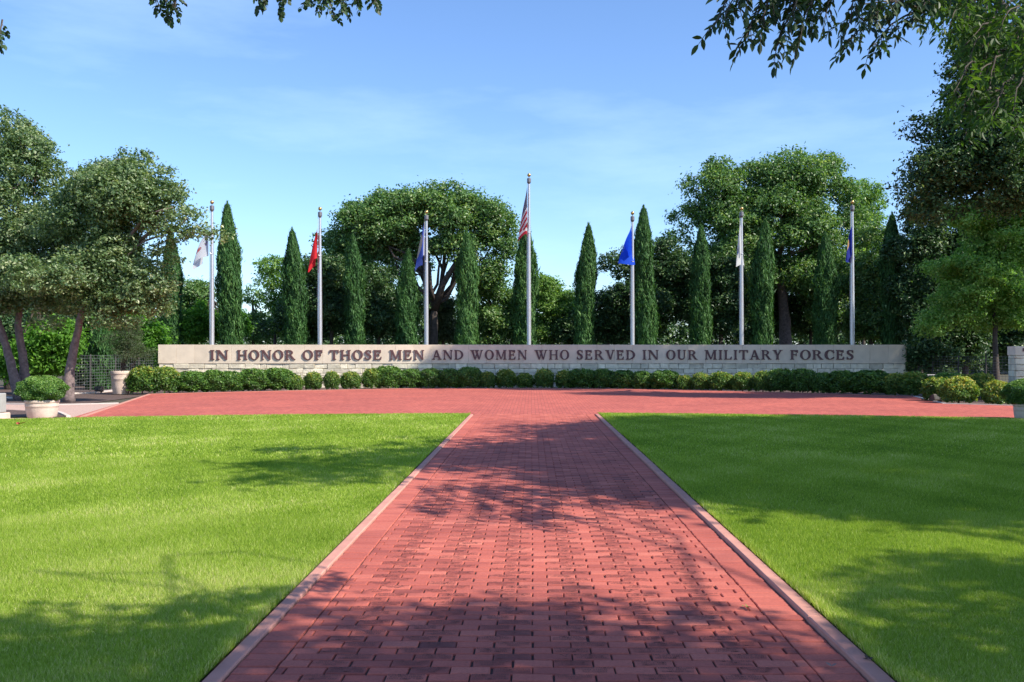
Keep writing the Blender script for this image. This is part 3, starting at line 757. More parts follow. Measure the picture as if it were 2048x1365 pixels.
# ------------------------------------------------------------------ flagpoles and flags
POLES = [  # px, top py, distance, label
 (424, 401, 44.95, 'aluminium flagpole with a gold ball behind the word IN, partly hidden by the oak branch'),
 (640, 414, 46.4, 'aluminium flagpole with a gold ball flying the red flag'),
 (853, 421, 47.6, 'aluminium flagpole with a gold ball flying the navy flag with a white border'),
 (1058, 347, 48.0, 'tallest flagpole at the middle of the wall, flying the striped flag'),
 (1265, 423, 47.6, 'aluminium flagpole with a gold ball flying the bright blue flag'),
 (1483, 414, 46.4, 'aluminium flagpole with a gold ball flying the narrow white flag over MILITARY'),
 (1704.5, 401, 44.95, 'aluminium flagpole with a gold ball flying the dark navy flag over FORCES')]
RING = [508, 512, 524, 466, 524, 509, 516]
for i, (px, py, Y, lab) in enumerate(POLES):
    H = gz(py, Y); x = gx(px, Y)
    root = thing('flagpole', (x, Y, 0), lab, 'flagpole', 'flagpoles behind the memorial wall')
    rb, rt = .112, .058
    mb = MB(); mb.lathe((0, 0, 0), [(.2, 0), (.2, .05), (rb + .02, .1), (rb, .3), (rb, H * .35), ((rb + rt) / 2, H * .68), (rt, H - .62), (rt, H - .56)], 20); mb.build('pole', M['pole'], root, smooth=True)
    mb = MB(); z = H - .56; mb.lathe((0, 0, z), [(.0, 0), (rt, 0), (.075, .05), (.105, .10), (.105, .28), (.085, .30), (.02, .31), (.016, .40), (.0, .40)], 16); mb.build('truck', M['truck'], root)
    r = .095; mb = MB(); mb.lathe((0, 0, H - r), [(max(.001, r * math.sin(t)), -r * math.cos(t)) for t in np.linspace(0, math.pi, 13)], 20); mb.build('finial_ball', M['gold'], root, smooth=True)
    zr = gz(RING[i], Y); rr = rb + (rt - rb) * zr / H + .022
    mb = MB(); mb.lathe((0, 0, zr), [(rr - .02, -.025), (rr, -.02), (rr, .02), (rr - .02, .025)], 16); mb.tube([(0, -rr, 0 + zr - .01), (-.05, -rr - .03, zr + .03), (-.09, -rr, zr)], [.012] * 3, 6); mb.build('retaining_ring', M['pole'], root)
    mb = MB(); mb.tube([(-.085, -.06, 1.2), (-rb - .012, -.03, H * .5), (-.095, -.02, H - .42)], [.008] * 3, 5); mb.build('halyard', M['rope'], root)

def flag_mat(name, kind):
    m, nt, p = new_mat(name)
    uv = N(nt, 'ShaderNodeTexCoord'); sp = N(nt, 'ShaderNodeSeparateXYZ'); nt.links.new(uv.outputs['UV'], sp.inputs[0])
    U, Vv = sp.outputs[0], sp.outputs[1]
    def math_(op, a, b=None):
        n = N(nt, 'ShaderNodeMath', operation=op)
        for i, v in enumerate((a, b)):
            if v is None: continue
            if hasattr(v, 'links'): nt.links.new(v, n.inputs[i])
            else: n.inputs[i].default_value = v
        return n.outputs[0]
    def ellipse(cu, cv, ru, rv):
        a = math_('DIVIDE', math_('SUBTRACT', U, cu), ru); b = math_('DIVIDE', math_('SUBTRACT', Vv, cv), rv)
        return math_('LESS_THAN', math_('ADD', math_('MULTIPLY', a, a), math_('MULTIPLY', b, b)), 1.0)
    trans = .45
    if kind == 'us':
        st = math_('MODULO', math_('FLOOR', math_('MULTIPLY', Vv, 13.0)), 2.0)
        c = mixc(nt, (.50, .03, .05), (.74, .70, .70), st)
        can = math_('MULTIPLY', math_('LESS_THAN', U, .4), math_('GREATER_THAN', Vv, .4615))
        vo = N(nt, 'ShaderNodeTexVoronoi', Scale=1.0, Randomness=0.0); mpn = N(nt, 'ShaderNodeMapping'); mpn.inputs['Scale'].default_value = (27, 18, 1); nt.links.new(uv.outputs['UV'], mpn.inputs['Vector']); nt.links.new(mpn.outputs[0], vo.inputs['Vector'])
        star = math_('LESS_THAN', vo.outputs['Distance'], .26)
        c = mixc(nt, c, mixc(nt, (.012, .02, .085), (.75, .75, .78), star), can)
    else:
        base, emb, (cu, cv, ru, rv) = {
            'red': ((.74, .035, .045), (.70, .42, .20), (.55, .45, .13, .20)),
            'white': ((.78, .78, .79), (.55, .12, .12), (.50, .50, .13, .10)),
            'navywhite': ((.09, .14, .48), (.50, .40, .26), (.40, .50, .20, .26)),
            'blue': ((.020, .11, .80), (.05, .20, .80), (.55, .52, .16, .20)),
            'guard': ((.76, .77, .75), (.06, .12, .30), (.45, .42, .14, .10)),
            'navy': ((.028, .045, .33), (.62, .38, .12), (.45, .52, .22, .20))}[kind]
        no = N(nt, 'ShaderNodeTexNoise', Scale=14.0, Detail=3); nt.links.new(uv.outputs['UV'], no.inputs['Vector'])
        e2 = mixc(nt, emb, tuple(x * .45 + .25 for x in emb), math_('GREATER_THAN', no.outputs['Fac'], .52))
        c = mixc(nt, base, e2, ellipse(cu, cv, ru, rv))
        if kind in ('navywhite',):
            c = mixc(nt, c, (.78, .78, .80), math_('LESS_THAN', U, .10))
        if kind == 'white':
            c = mixc(nt, c, (.25, .10, .35), ellipse(.22, .62, .05, .09))
    nt.links.new(c, p.inputs['Base Color']); p.inputs['Roughness'].default_value = .7; p.inputs['Specular IOR Level'].default_value = .2
    tr = N(nt, 'ShaderNodeBsdfTranslucent'); nt.links.new(c, tr.inputs['Color'])
    ms = N(nt, 'ShaderNodeMixShader'); ms.inputs[0].default_value = trans; nt.links.new(p.outputs[0], ms.inputs[1]); nt.links.new(tr.outputs[0], ms.inputs[2])
    nt.links.new(ms.outputs[0], nt.nodes['Material Output'].inputs['Surface'])
    return m

def flag(i, label, kind, top_py, hoist, drop, out, pleats, amp, out_top=.12, depth=.25, right=0.0, seed=0):
    """limp flag hung by its hoist along the pole: u runs along the fly, v along the hoist (0 bottom)"""
    px, py, Y, _ = POLES[i]; x0 = gx(px, Y); zt = gz(top_py, Y); rg = np.random.default_rng(seed)
    nu, nv = 48, 30; V = []; UV = []
    for a in range(nu + 1):
        u = a / nu
        for b in range(nv + 1):
            v = b / nv; down = 1 - v                         # 0 at the top edge
            wide = out_top + (out - out_top) * down ** .75   # how far the folds reach to the left at this height
            tri = 1 - abs(((u * pleats) % 2) - 1)            # back and forth folding, softened
            sway = .5 - .5 * math.cos(math.pi * min(1, max(0, tri)))
            xx = -.09 - wide * sway + right * down * max(0, u - .45) * 2
            yy = -.10 + depth * (u - .5) + .5 * depth * math.sin(pleats * 3.1 * u + 1.5 * down + seed) * (.3 + .7 * down) * min(1, u * 5)
            zz = -down * hoist - drop * (.45 * u ** 1.2 + .55 * sway) * (.55 + .45 * down) - .10 * down * math.sin(9 * u + seed) + .03 * math.sin(7 * u + 3 * v + seed)
            V.append((xx, yy, zz)); UV.append((u, v))
    F = [(a*(nv+1)+b, (a+1)*(nv+1)+b, (a+1)*(nv+1)+b+1, a*(nv+1)+b+1) for a in range(nu) for b in range(nv)]
    me = mesh_np('flag', V, F, flag_mat('flag_cloth_' + kind, kind), None, True, UV)
    o = link('flag', me, None, (x0, Y, zt)); tag(o, label, 'flag', 'flags on the flagpoles')
flag(0, 'pale white flag hanging limp below the oak branch', 'white', 466, 1.05, .75, .82, 1.5, .06, out_top=.35, seed=1)
flag(1, 'bright red flag hanging limp with a lighter outer fold', 'red', 456, 1.50, .80, .50, 1.6, .05, out_top=.05, seed=2)
flag(2, 'deep blue flag with a gold brown emblem and white hoist strip', 'navywhite', 444, 1.75, .95, .52, 1.7, .05, out_top=.05, seed=3)
flag(3, 'red and white striped flag with a starred navy corner on the tallest pole', 'us', 372, 2.15, 1.00, .50, 2.1, .05, out_top=.02, depth=.18, seed=4)
flag(4, 'vivid royal blue flag spreading to both sides of its pole', 'blue', 453, 1.50, .65, .74, 1.7, .10, out_top=.04, right=.34, depth=.5, seed=5)
flag(5, 'narrow off-white flag folded close against its pole', 'guard', 448, 1.65, .85, .24, 2.3, .14, out_top=.04, right=.28, seed=6)
flag(6, 'dark navy flag with an orange gold emblem over FORCES', 'navy', 453, 1.35, .60, .32, 2.2, .10, out_top=.06, right=.25, seed=7)

# ------------------------------------------------------------------ columnar cypresses
def cypress_mesh(seed, nfr=26000):
    """unit cypress: height 1, half width 1 at its widest"""
    rg = np.random.default_rng(seed)
    ph = rg.random(6) * 6.28
    def prof(t): return np.minimum(1.0, .90 + .5 * t) * np.clip((1 - t) / .30, 0, 1) ** .64 * (1 - .08 * np.sin(t * 9 + ph[0]))
    def lump(t, a): return 1 + .10 * np.sin(3*a + 11*t + ph[1]) + .09 * np.sin(5*a - 17*t + ph[2]) + .08 * np.sin(2*a + 29*t + ph[3]) + .07 * np.sin(9*a + 41*t + ph[4]) + .05 * np.sin(7*a - 63*t + ph[5])
    t = rg.random(nfr) ** 1.05 * .985; a = rg.random(nfr) * 6.2832
    r = prof(t) * lump(t, a) * (1.0 + .06 * rg.normal(size=nfr) - np.abs(rg.normal(0, .15, nfr)))
    # stray tips that break the outline
    st = rg.random(nfr) < .05; r[st] *= 1.0 + .28 * rg.random(st.sum())
    rad = np.stack([np.cos(a), np.sin(a), np.zeros(nfr)], 1)
    top = rg.random(nfr) < .012; t[top] = .93 + .075 * rg.random(top.sum()); r[top] = .13 * rg.random(top.sum()) * np.clip((1.02 - t[top]) / .09, 0, 1)
    return t, a, r, rad, rg, prof, lump
def make_cypress(name, label, px, top, hw, Y, seed, group='columnar cypresses behind the memorial wall', base_z=-.06):
    H = gz(top, Y) - .12; R = hw * .85 * Y / FPX; x = gx(px, Y)
    t, a, r, rad, rg, prof, lump = cypress_mesh(seed)
    root = thing(name, (x, Y, 0), label, 'cypress', group)
    lean = rg.normal(0, .012, 2)
    n = len(t); z = t * H
    bow = R * .16 * np.sin(t * rg.uniform(2.5, 5) + rg.random() * 6)
    C = rad * (r * R)[:, None]; C[:, 2] = z; C[:, 0] += lean[0] * z + bow; C[:, 1] += lean[1] * z
    tang = nrm(np.array((0, 0, 1.0)) + rad * (.10 + .42 * rg.random((n, 1))) + rg.normal(0, .20, (n, 3)))
    nn = nrm(rad + rg.normal(0, .9, (n, 3)))
    Ln = .13 + .20 * rg.random(n) + .14 * (rg.random(n) < .08); Ln *= np.where(t > .9, .8, 1)
    tint = np.clip(.45 + rg.normal(0, .07) + .22 * rg.normal(size=n) + .10 * np.sin(3*a + 11*t), 0, 1)
    V, F = leaf_verts(C, nn, Ln * 1.15, Ln * .19, rg, tang)
    # opaque inner column so that no sky shows through
    nz, na = 40, 14; tz = np.linspace(0.0, .96, nz); IV = []
    for q in tz:
        for j in range(na):
            aa = j * 6.2832 / na; rr = max(.01, prof(np.array(q)) * lump(q, aa) * R * .62); IV.append((math.cos(aa) * rr + lean[0] * q * H, math.sin(aa) * rr + lean[1] * q * H, q * H))
    IF = [(i*na+j, i*na+(j+1) % na, (i+1)*na+(j+1) % na, (i+1)*na+j) for i in range(nz-1) for j in range(na)]
    me = mesh_np('crown', np.concatenate([V, np.array(IV)]), np.concatenate([F, np.array(IF) + len(V)]), M['cypress'], {'tint': np.concatenate([tint, np.full(len(IF), .15)])})
    link('crown', me, root)
    mb = MB(); mb.tube([(0, 0, base_z), (0, 0, H * .3)], [.14, .08], 8); mb.build('trunk', M['barkdark'], root)
    return root
CY = [(340, 462, 21, 51, 'tall cypress behind the wall end, half hidden by the spreading oak'),
 (465, 402, 23.5, 50, 'tall broad cypress between the first flagpole and the red flag, tip well above the trees'),
 (588, 456, 22.5, 50, 'cypress just left of the red flag, with two small tips'),
 (708, 466, 20, 51, 'slim cypress just right of the red flag pole'),
 (815, 497, 21, 51, 'shortest cypress in the row, left of the pole with the navy and white flag'),
 (934, 459, 23, 51, 'cypress in front of the big round crowned tree, over the word WOMEN'),
 (1056, 438, 24, 52, 'wide cypress directly behind the tallest flagpole'),
 (1169, 444, 20.5, 51, 'cypress standing clear against the sky over the word SERVED'),
 (1288, 409, 22.5, 50, 'tall cypress just right of the bright blue flag'),
 (1404, 449, 20.5, 51, 'cypress over the start of MILITARY, between the blue and white flags'),
 (1525, 437, 22, 51, 'cypress just right of the narrow white flag'),
 (1648, 461, 23, 51, 'broad cypress left of the navy flag over FORCES'),
 (1786, 424, 21.5, 51, 'dark cypress near the far end of the wall, right of the last flagpole'),
 (200, 628, 24, 42, 'low cypress behind the wire fence beside the oak trunk')]
for i, (px, top, hw, Y, lab) in enumerate(CY): make_cypress('cypress_tree', lab, px, top, hw, Y, 40 + i)

# ------------------------------------------------------------------ clipped shrubs of the hedge
def shrub_mesh(seed, rx, ry, rz, n, leaf, mat, aspect=.6, loose=.06, top_tint=0.0, square=2.6, tb=.42):
    """rounded shrub standing on z=0"""
    rg = np.random.default_rng(seed)
    d = nrm(rg.normal(size=(n, 3))); d[:, 2] = np.where(d[:, 2] < -.75, -d[:, 2], d[:, 2])
    k = (np.abs(d) ** square).sum(1) ** (-1 / square)
    ph = rg.random(4) * 6.28; a = np.arctan2(d[:, 1], d[:, 0])
    lum = 1 + .075 * np.sin(4*a + 5*d[:, 2] + ph[0]) + .06 * np.sin(7*a - 6*d[:, 2] + ph[1]) + .03 * np.sin(11*d[:, 2] + 3*a + ph[2])
    f = k * lum * (1.0 - np.abs(rg.normal(0, loose, n)) + rg.normal(0, loose * .35, n))
    C = d * np.array((rx, ry, rz)) * f[:, None]; C[:, 2] += rz
    nn = nrm(d + np.array((0, 0, .35)) + rg.normal(size=(n, 3)) * .8)
    sz = leaf * (.65 + .7 * rg.random(n))
    hgt = C[:, 2] / (2 * rz)
    tint = np.clip(tb + .2 * rg.normal(size=n) + top_tint * np.clip((hgt - .45) / .5, 0, 1) * (.4 + .6 * rg.random(n)), 0, 1)
    V, F = leaf_verts(C, nn, sz, sz * aspect, rg)
    nz, na = 12, 18; IV = []
    for i in range(nz + 1):
        th = math.pi * i / nz
        for j in range(na):
            e = np.array((math.sin(th) * math.cos(2*math.pi*j/na), math.sin(th) * math.sin(2*math.pi*j/na), -math.cos(th)))
            kk = (np.abs(e) ** square).sum() ** (-1 / square); q = e * np.array((rx, ry, rz)) * kk * (1 - loose * 2.2 - .14); IV.append((q[0], q[1], q[2] + rz))
    IF = [(i*na+j, i*na+(j+1) % na, (i+1)*na+(j+1) % na, (i+1)*na+j) for i in range(nz) for j in range(na)]
    V = np.concatenate([V, np.array(IV)]); V[:, 2] = np.maximum(V[:, 2], .0)
    return mesh_np('foliage', V, np.concatenate([F, np.array(IF) + n * 4]), mat, {'tint': np.concatenate([tint, np.full(len(IF), .08)])})
EPX = [300, 400, 600, 820, 1060, 1200, 1320, 1500, 1700, 1830, 1890, 2035]; EY = [p[1] for p in EDGE] + [p[1] for p in EDGE_R[:2]]
def edge_y(px): return float(np.interp(px, EPX, EY))
HEDGE = [ # x0, x1, top py, kind (b boxwood, n yellowish nandina)
 (258,312,737,'n'),(303,356,735,'n'),(354,414,742,'b'),(405,450,740,'b'),(440,486,741,'b'),(480,533,741,'b'),(526,583,738,'b'),(574,606,750,'n'),(608,644,744,'n'),(649,678,746,'n'),(683,720,745,'n'),(725,762,741,'n'),
 (751,801,735,'b'),(798,843,739,'b'),(840,883,739,'b'),(878,920,738,'b'),(913,964,735,'b'),(961,990,744,'n'),(993,1031,740,'n'),(1033,1066,746,'n'),(1070,1107,741,'n'),(1112,1146,743,'n'),
 (1139,1192,737,'b'),(1185,1228,741,'b'),(1221,1271,741,'b'),(1264,1306,741,'b'),(1301,1358,741,'b'),(1354,1384,750,'n'),(1384,1419,749,'n'),(1420,1466,746,'n'),(1465,1506,747,'n'),(1506,1546,744,'n'),
 (1534,1587,739,'b'),(1581,1630,741,'b'),(1624,1667,746,'b'),(1659,1714,745,'b'),(1704,1777,740,'b'),(1771,1810,749,'n'),(1803,1855,746,'n'),(1848,1900,757,'n')]
bm_proto = [shrub_mesh(70 + k, 1, 1, 1, 6000, .150, M['box'], .60, .075, .30, 2.5, tb=.34) for k in range(4)]
nm_proto = [shrub_mesh(80 + k, 1, 1, 1, 3600, .25, M['nandina'], .42, .17, .55, 2.3, tb=.26) for k in range(4)]
ORD = ['first', 'second', 'third', 'fourth', 'fifth', 'sixth']
def wall_spot(px):
    d, wi, li = min((abs(px - p), a, b) for p, a, b in LETTER_PX)
    wd_ = WORDS[wi][0]; ch = wd_[li]; w_ = wd_ if wd_ != 'IN' else ('IN that opens the inscription' if wi == 0 else 'IN before OUR')
    if wd_.count(ch) > 1: return f'{ORD[wd_[:li].count(ch)]} {ch} of {w_}', d
    return f'{ch} of {w_}', d
used = {}
rgh = np.random.default_rng(99)
for i, (x0, x1, top, kd) in enumerate(HEDGE):
    px = (x0 + x1) / 2; Y = edge_y(px) + .28
    Wd = (x1 - x0) * Y / FPX; Y += Wd * .42; Wd = (x1 - x0) * Y / FPX * (1.10 if kd == 'b' else 1.04); Hh = gz(top, Y) + .06
    nm_, adj = ('boxwood_shrub', 'rounded dark green boxwood') if kd == 'b' else ('nandina_shrub', 'loose yellow-tipped nandina')
    if px < 400: lab = ['big yellow-green nandina beside the grey urn at the hedge start', 'big yellow-green nandina at the wall corner, second in the hedge', 'wide boxwood under the blank wall panels before the letters'][min(i, 2)]
    elif px > 1715: lab = {1740: 'largest dark boxwood mound under the blank panels after FORCES', 1790: 'nandina under the far wall corner, next to the largest boxwood mound', 1829: 'dark nandina just past the far wall corner', 1874: 'shaded nandina between the wall corner and the dark box'}[int(px)]
    else:
        s, d = wall_spot(px)
        lab = f'{adj} in the hedge under the {s}'
        if s in used: lab = f'{adj} in the hedge just right of the {s}'
        used[s] = 1
    root = thing(nm_, (gx(px, Y), Y, -.05), lab, 'shrub', 'clipped shrubs along the memorial wall', rgh.random() * 6.28)
    pr = bm_proto if kd == 'b' else nm_proto
    o = link('foliage', pr[i % 4], root); s = Wd / 2 * (1.02 if kd == 'b' else 1.0); o.scale = (s * rgh.uniform(.94, 1.06), s * rgh.uniform(.9, 1.1), Hh / 2 * rgh.uniform(.90, 1.03))
    mb = MB(); mb.tube([(0, 0, -.01), (.02, .01, Hh * .5)], [.03, .015], 6); mb.build('stem', M['barkdark'], root)

def own_shrub(name, label, px, base_py, top, hw, mat, n, leaf, aspect=.6, loose=.06, tt=.3, sq=2.4, seed=1, Y=None, z0=-.05, group=None):
    Y = Y or FPX * EYE / (base_py - VY)
    rx = hw * Y / FPX; H = gz(top, Y) - z0
    root = thing(name, (gx(px, Y), Y, z0), label, 'shrub', group)
    link('foliage', shrub_mesh(seed, rx, rx * .95, H / 2, n, leaf, mat, aspect, loose, tt, sq), root)
    mb = MB(); mb.tube([(0, 0, .0), (.02, .01, H * .5)], [.04, .02], 6); mb.build('stem', M['barkdark'], root)
own_shrub('nandina_shrub', 'bright yellow-topped nandina at the kerb, nearest of the far right group', 1917, 806, 757, 34, M['nandina'], 5200, .10, .45, .14, .6, 2.3, 301)
own_shrub('nandina_shrub', 'smaller yellow-topped nandina beside the potted boxwood at right', 1996, 809, 765, 27, M['nandina'], 4200, .10, .45, .13, .55, 2.2, 302)
own_shrub('boxwood_shrub', 'broad green boxwood behind the yellow nandina at the far right', 1898, 793, 749, 46, M['box'], 9000, .075, .6, .05, .35, 2.4, 303)
own_shrub('boxwood_shrub', 'yellow-green boxwood mound just behind the yellow-topped nandina', 1930, 796, 752, 30, M['nandina'], 5000, .09, .5, .08, .5, 2.4, 304)
own_shrub('nandina_shrub', 'yellowish nandina in front of the thin tree trunk at right', 1964, 797, 749, 27, M['nandina'], 3600, .10, .45, .13, .45, 2.2, 305)

# ------------------------------------------------------------------ pots and the plants in them
def planter(label, px, base_py, top_py, hw_top, hw_bot, seed, group='pale cast stone planters', kind=0):
    Y = FPX * EYE / (base_py - VY); z0 = -.03; r1, r0 = hw_top * Y / FPX, hw_bot * Y / FPX; Y += r1; r1, r0 = hw_top * Y / FPX, hw_bot * Y / FPX
    H = gz(top_py, Y) - z0; x = gx(px, Y)
    root = thing('planter', (x, Y, z0), label, 'planter', group)
    mb = MB(); mb.lathe((0, 0, 0), [(.001, 0), (r0 * .96, 0), (r0, .02), (r0 + (r1-r0)*.55, H*.5), (r0 + (r1-r0)*.62, H*.62), (r0 + (r1-r0)*.70, H*.63), (r0 + (r1-r0)*.72, H*.68), (r0 + (r1-r0)*.68, H*.70), (r1*.955, H*.84)], 36); mb.build('pot', M['pot'], root, smooth=True)
    mb = MB(); mb.lathe((0, 0, 0), [(r1*.94, H*.835), (r1*.985, H*.85), (r1, H*.88), (r1, H*.98), (r1*.98, H), (r1*.88, H), (r1*.86, H*.97), (r1*.86, H*.84)], 36); mb.build('rim', M['pot'], root, smooth=True)
    mb = MB(); mb.lathe((0, 0, 0), [(.001, H*.9), (r1*.87, H*.9)], 24); mb.build('potting_soil', M['mulch'], root)
    return x, Y, z0 + H * .9, r1
x, Y, z, r = planter('pale round planter at the lawn edge holding a clipped boxwood dome', 84, 835, 800, 32, 27, 1)
root = thing('boxwood_shrub', (x, Y, z), 'clipped boxwood dome growing in the pale planter by the oak trunks', 'shrub')
rx = 41 * Y / FPX; H = gz(755, Y) - z; link('foliage', shrub_mesh(310, rx, rx * .95, H / 2, 22000, .036, M['box'], .62, .035, .42, 2.7), root)
mb = MB(); mb.tube([(0, 0, -.03), (.01, 0, H * .5)], [.05, .03], 6); mb.build('stem', M['barkdark'], root)
x, Y, z, r = planter('greyish tapered urn beside the first big nandina, holding a loose shrub', 242, 788, 742, 20, 15, 2)
root = thing('olive_shrub', (x, Y, z), 'loose grey-green shrub growing in the tapered urn by the fence', 'shrub')
M['olive'] = leaf_mat('grey_green_leaf', [(0, (.035, .055, .028)), (.5, (.085, .125, .062)), (1, (.16, .19, .11))], spec=.3, trans=.35)
env = penv(Y, [(250, 690, 42, 48), (275, 710, 36, 30), (232, 668, 22, 28), (262, 652, 20, 18)])
rg_ = np.random.default_rng(55); bl = sub_blobs(env, 16, rg_, .28, .5)
me, C = crown_mesh('foliage', bl, 420, 24, .16, .065, M['olive'], rg_, loc=(x, Y, z), aspect=.35, zmin=z + .02); link('foliage', me, root)
mb = MB()
for b in bl[:10]: mb.tube(bent((0, 0, -.03), b[:3] - np.array((x, Y, z)), rg_, 4, .05), np.linspace(.025, .008, 5), 5)
mb.build('stem', M['barkdark'], root)
x, Y, z, r = planter('shaded planter at the right edge of the plaza holding a boxwood dome', 2062, 842, 808, 33, 29, 3)
root = thing('boxwood_shrub', (x, Y, z), 'clipped boxwood dome in the shaded planter at the right edge', 'shrub')
rx = 48 * Y / FPX; H = gz(760, Y) - z; link('foliage', shrub_mesh(312, rx, rx * .95, H / 2, 22000, .040, M['box'], .62, .045, .42, 2.5), root)
mb = MB(); mb.tube([(0, 0, -.03), (.01, 0, H * .5)], [.05, .03], 6); mb.build('stem', M['barkdark'], root)

# pale block at the left edge, little fixtures in the beds, bench slab
xb, yb = ground(-16, 838)
root = thing('stone_pedestal', (xb, yb, 0), 'stepped pale stone block at the left edge of the lawn', 'pedestal')
mb = MB(); mb.box((-.30, -.3, -.03), (.29, .3, .14), .02); mb.build('base', M['pot'], root)
mb = MB(); mb.box((-.24, -.24, .142), (.22, .24, .62), .02); mb.build('shaft', M['bench'], root)
def fixture(name, label, px, base_py, hw, h_px, tilt):
    x, Y = ground(px, base_py); wd = hw * Y / FPX; h = h_px * Y / FPX
    root = thing(name, (x, Y, -.045), label, 'floodlight', 'low floodlights in the beds', .3)
    mb = MB(); mb.box((-wd, -.10, .06), (wd, .12, h), .02); o = mb.build('housing', M['box_brown'], root); o.rotation_euler = (tilt, 0, 0)
    mb = MB(); mb.box((-wd * .8, -.108, .09), (wd * .8, -.102, h - .04)); q = mb.build('lens', M['post'], o)
    mb = MB(); mb.tube([(0, .02, 0), (0, .02, .1)], [.03, .03], 8); mb.build('mount', M['post'], root)
fixture('floodlight', 'small brown floodlight on the pale edging by the wire fence', 198, 784, 8, 13, -.25)
fixture('floodlight', 'dark tilted floodlight beside the yellow-topped nandina at the kerb', 1877, 803, 12, 17, -.4)
x = gx(1862, 39.5); root = thing('bench', (x, 39.5, -.045), 'low pale slab bench behind the hedge past the wall end', 'bench')
mb = MB(); mb.box((-.75, -.25, .62), (.75, .25, .74), .015); mb.build('seat', M['bench'], root)
for s in (-1, 1):
    mb = MB(); mb.box((s * .5 - .06, -.2, 0), (s * .5 + .06, .2, .617), .01); mb.build('leg', M['bench'], root)

# ------------------------------------------------------------------ wire fences
def fence(label, p0, p1, h, npost, nh=13, dv=.15, seed=0):
    p0, p1 = np.array(p0), np.array(p1); Lf = np.linalg.norm(p1 - p0); ang = math.atan2(p1[1]-p0[1], p1[0]-p0[0]); rg = np.random.default_rng(seed)
    root = thing('wire_fence', (p0[0], p0[1], -.05), label, 'fence', None, ang)
    for i in range(npost):
        mb = MB(); xx = Lf * i / (npost - 1); mb.tube([(xx, .03, 0), (xx, .03, h + .06)], [.035, .03], 8); mb.build('post', M['post'], root)
    mb = MB()
    for i in range(nh):
        z = .05 + (h - .05) * i / (nh - 1); k = 14
        mb.tube([(Lf * q / k, rg.normal(0, .012), z + rg.normal(0, .008)) for q in range(k + 1)], [.0055] * (k + 1), 4, cap=False)
    x = dv
    while x < Lf:
        mb.tube([(x, .006, .04), (x + rg.normal(0, .006), .006, h)], [.0035] * 2, 4, cap=False); x += dv
    mb.build('wire_mesh', M['wire'], root)
fence('grey wire mesh fence between the oak trunk and the wall end at left', (gx(128, 38.5), 38.5), (gx(322, 44.6), 44.6), 1.55, 5, seed=1)
fence('grey wire mesh fence running right from the far wall end', (gx(1816, 44.6), 44.6), (gx(2030, 39), 39.0), 1.5, 5, seed=2)

# ------------------------------------------------------------------ trees: the two oaks at left
tree('live_oak', 'grey-green oak with a single pale leaning trunk, branch reaching across the first flagpole', 'tree', (gx(137, 31), 31.0),
     [pp(137, 805, 31), pp(139, 740, 31), pp(150, 690, 31), pp(160, 640, 31), pp(172, 585, 31)], .175,
     penv(31, [(250, 400, 120, 92), (170, 470, 110, 120), (240, 540, 100, 90), (320, 440, 62, 50), (140, 560, 90, 70, -1.5), (215, 345, 70, 45, .8), (275, 590, 62, 48), (195, 600, 75, 42)]), 84, (.45, .85), 4500, 26, .25, .105, M['oak'], 'bark', 101,
     extra_limbs=[([pp(172, 585, 31), pp(240, 500, 30.6), pp(290, 430, 30.3), pp(345, 415, 30)], .10, .02), ([pp(230, 520, 31), pp(320, 450, 30.4), pp(360, 465, 30.2), pp(430, 468, 30)], .07, .018)],
     limb_r=.30, aspect=.6, flat=.46, extra_blobs=[(*pp(400, 462, 30), .42, .35, .20), (*pp(432, 470, 30), .30, .28, .18), (*pp(365, 430, 30), .42, .38, .22), (*pp(365, 388, 30.3), .32, .3, .14), (*pp(345, 470, 30), .42, .4, .28), (*pp(385, 425, 30.2), .25, .25, .10), (*pp(345, 372, 30.5), .30, .3, .12), (*pp(300, 560, 30.5), .8, .7, .45), (*pp(330, 510, 30.5), .5, .5, .35), (*pp(250, 600, 30.5), .8, .7, .4), (*pp(310, 400, 30.5), .7, .6, .4), (*pp(330, 345, 30.5), .35, .3, .15), (*pp(270, 320, 31), .6, .5, .3), (*pp(305, 615, 30.6), .6, .6, .3), (*pp(210, 640, 30.6), .6, .6, .22), (*pp(325, 575, 30.4), .4, .4, .22), (*pp(255, 645, 30.4), .35, .4, .18), (*pp(90, 645, 30.6), .6, .6, .2)])
tree('live_oak', 'taller grey-green oak at the left edge with two dark leaning trunks', 'tree', (gx(37, 32.5), 32.5),
     [[pp(40, 800, 32.5), pp(20, 720, 32.5), pp(2, 660, 32.5), pp(-20, 600, 32.5)], [pp(56, 798, 32.9), pp(46, 720, 32.9), pp(36, 650, 32.9), pp(40, 570, 32.9)]], .165,
     penv(32.5, [(25, 310, 80, 85), (20, 430, 105, 130), (60, 540, 115, 80), (-70, 450, 90, 160), (80, 400, 60, 110), (5, 590, 90, 55), (110, 600, 80, 45), (95, 480, 90, 90), (15, 275, 55, 55)]), 86, (.45, .9), 4200, 26, .25, .105, M['oak'], 'bark', 102, limb_r=.3, aspect=.6, flat=.46, extra_blobs=[(*pp(8, 248, 32.5), .75, .7, .42), (*pp(45, 268, 32.5), .6, .6, .34), (*pp(75, 300, 32.3), .55, .5, .3), (*pp(100, 335, 32.3), .5, .5, .28), (*pp(-30, 260, 32.5), .8, .7, .45)])

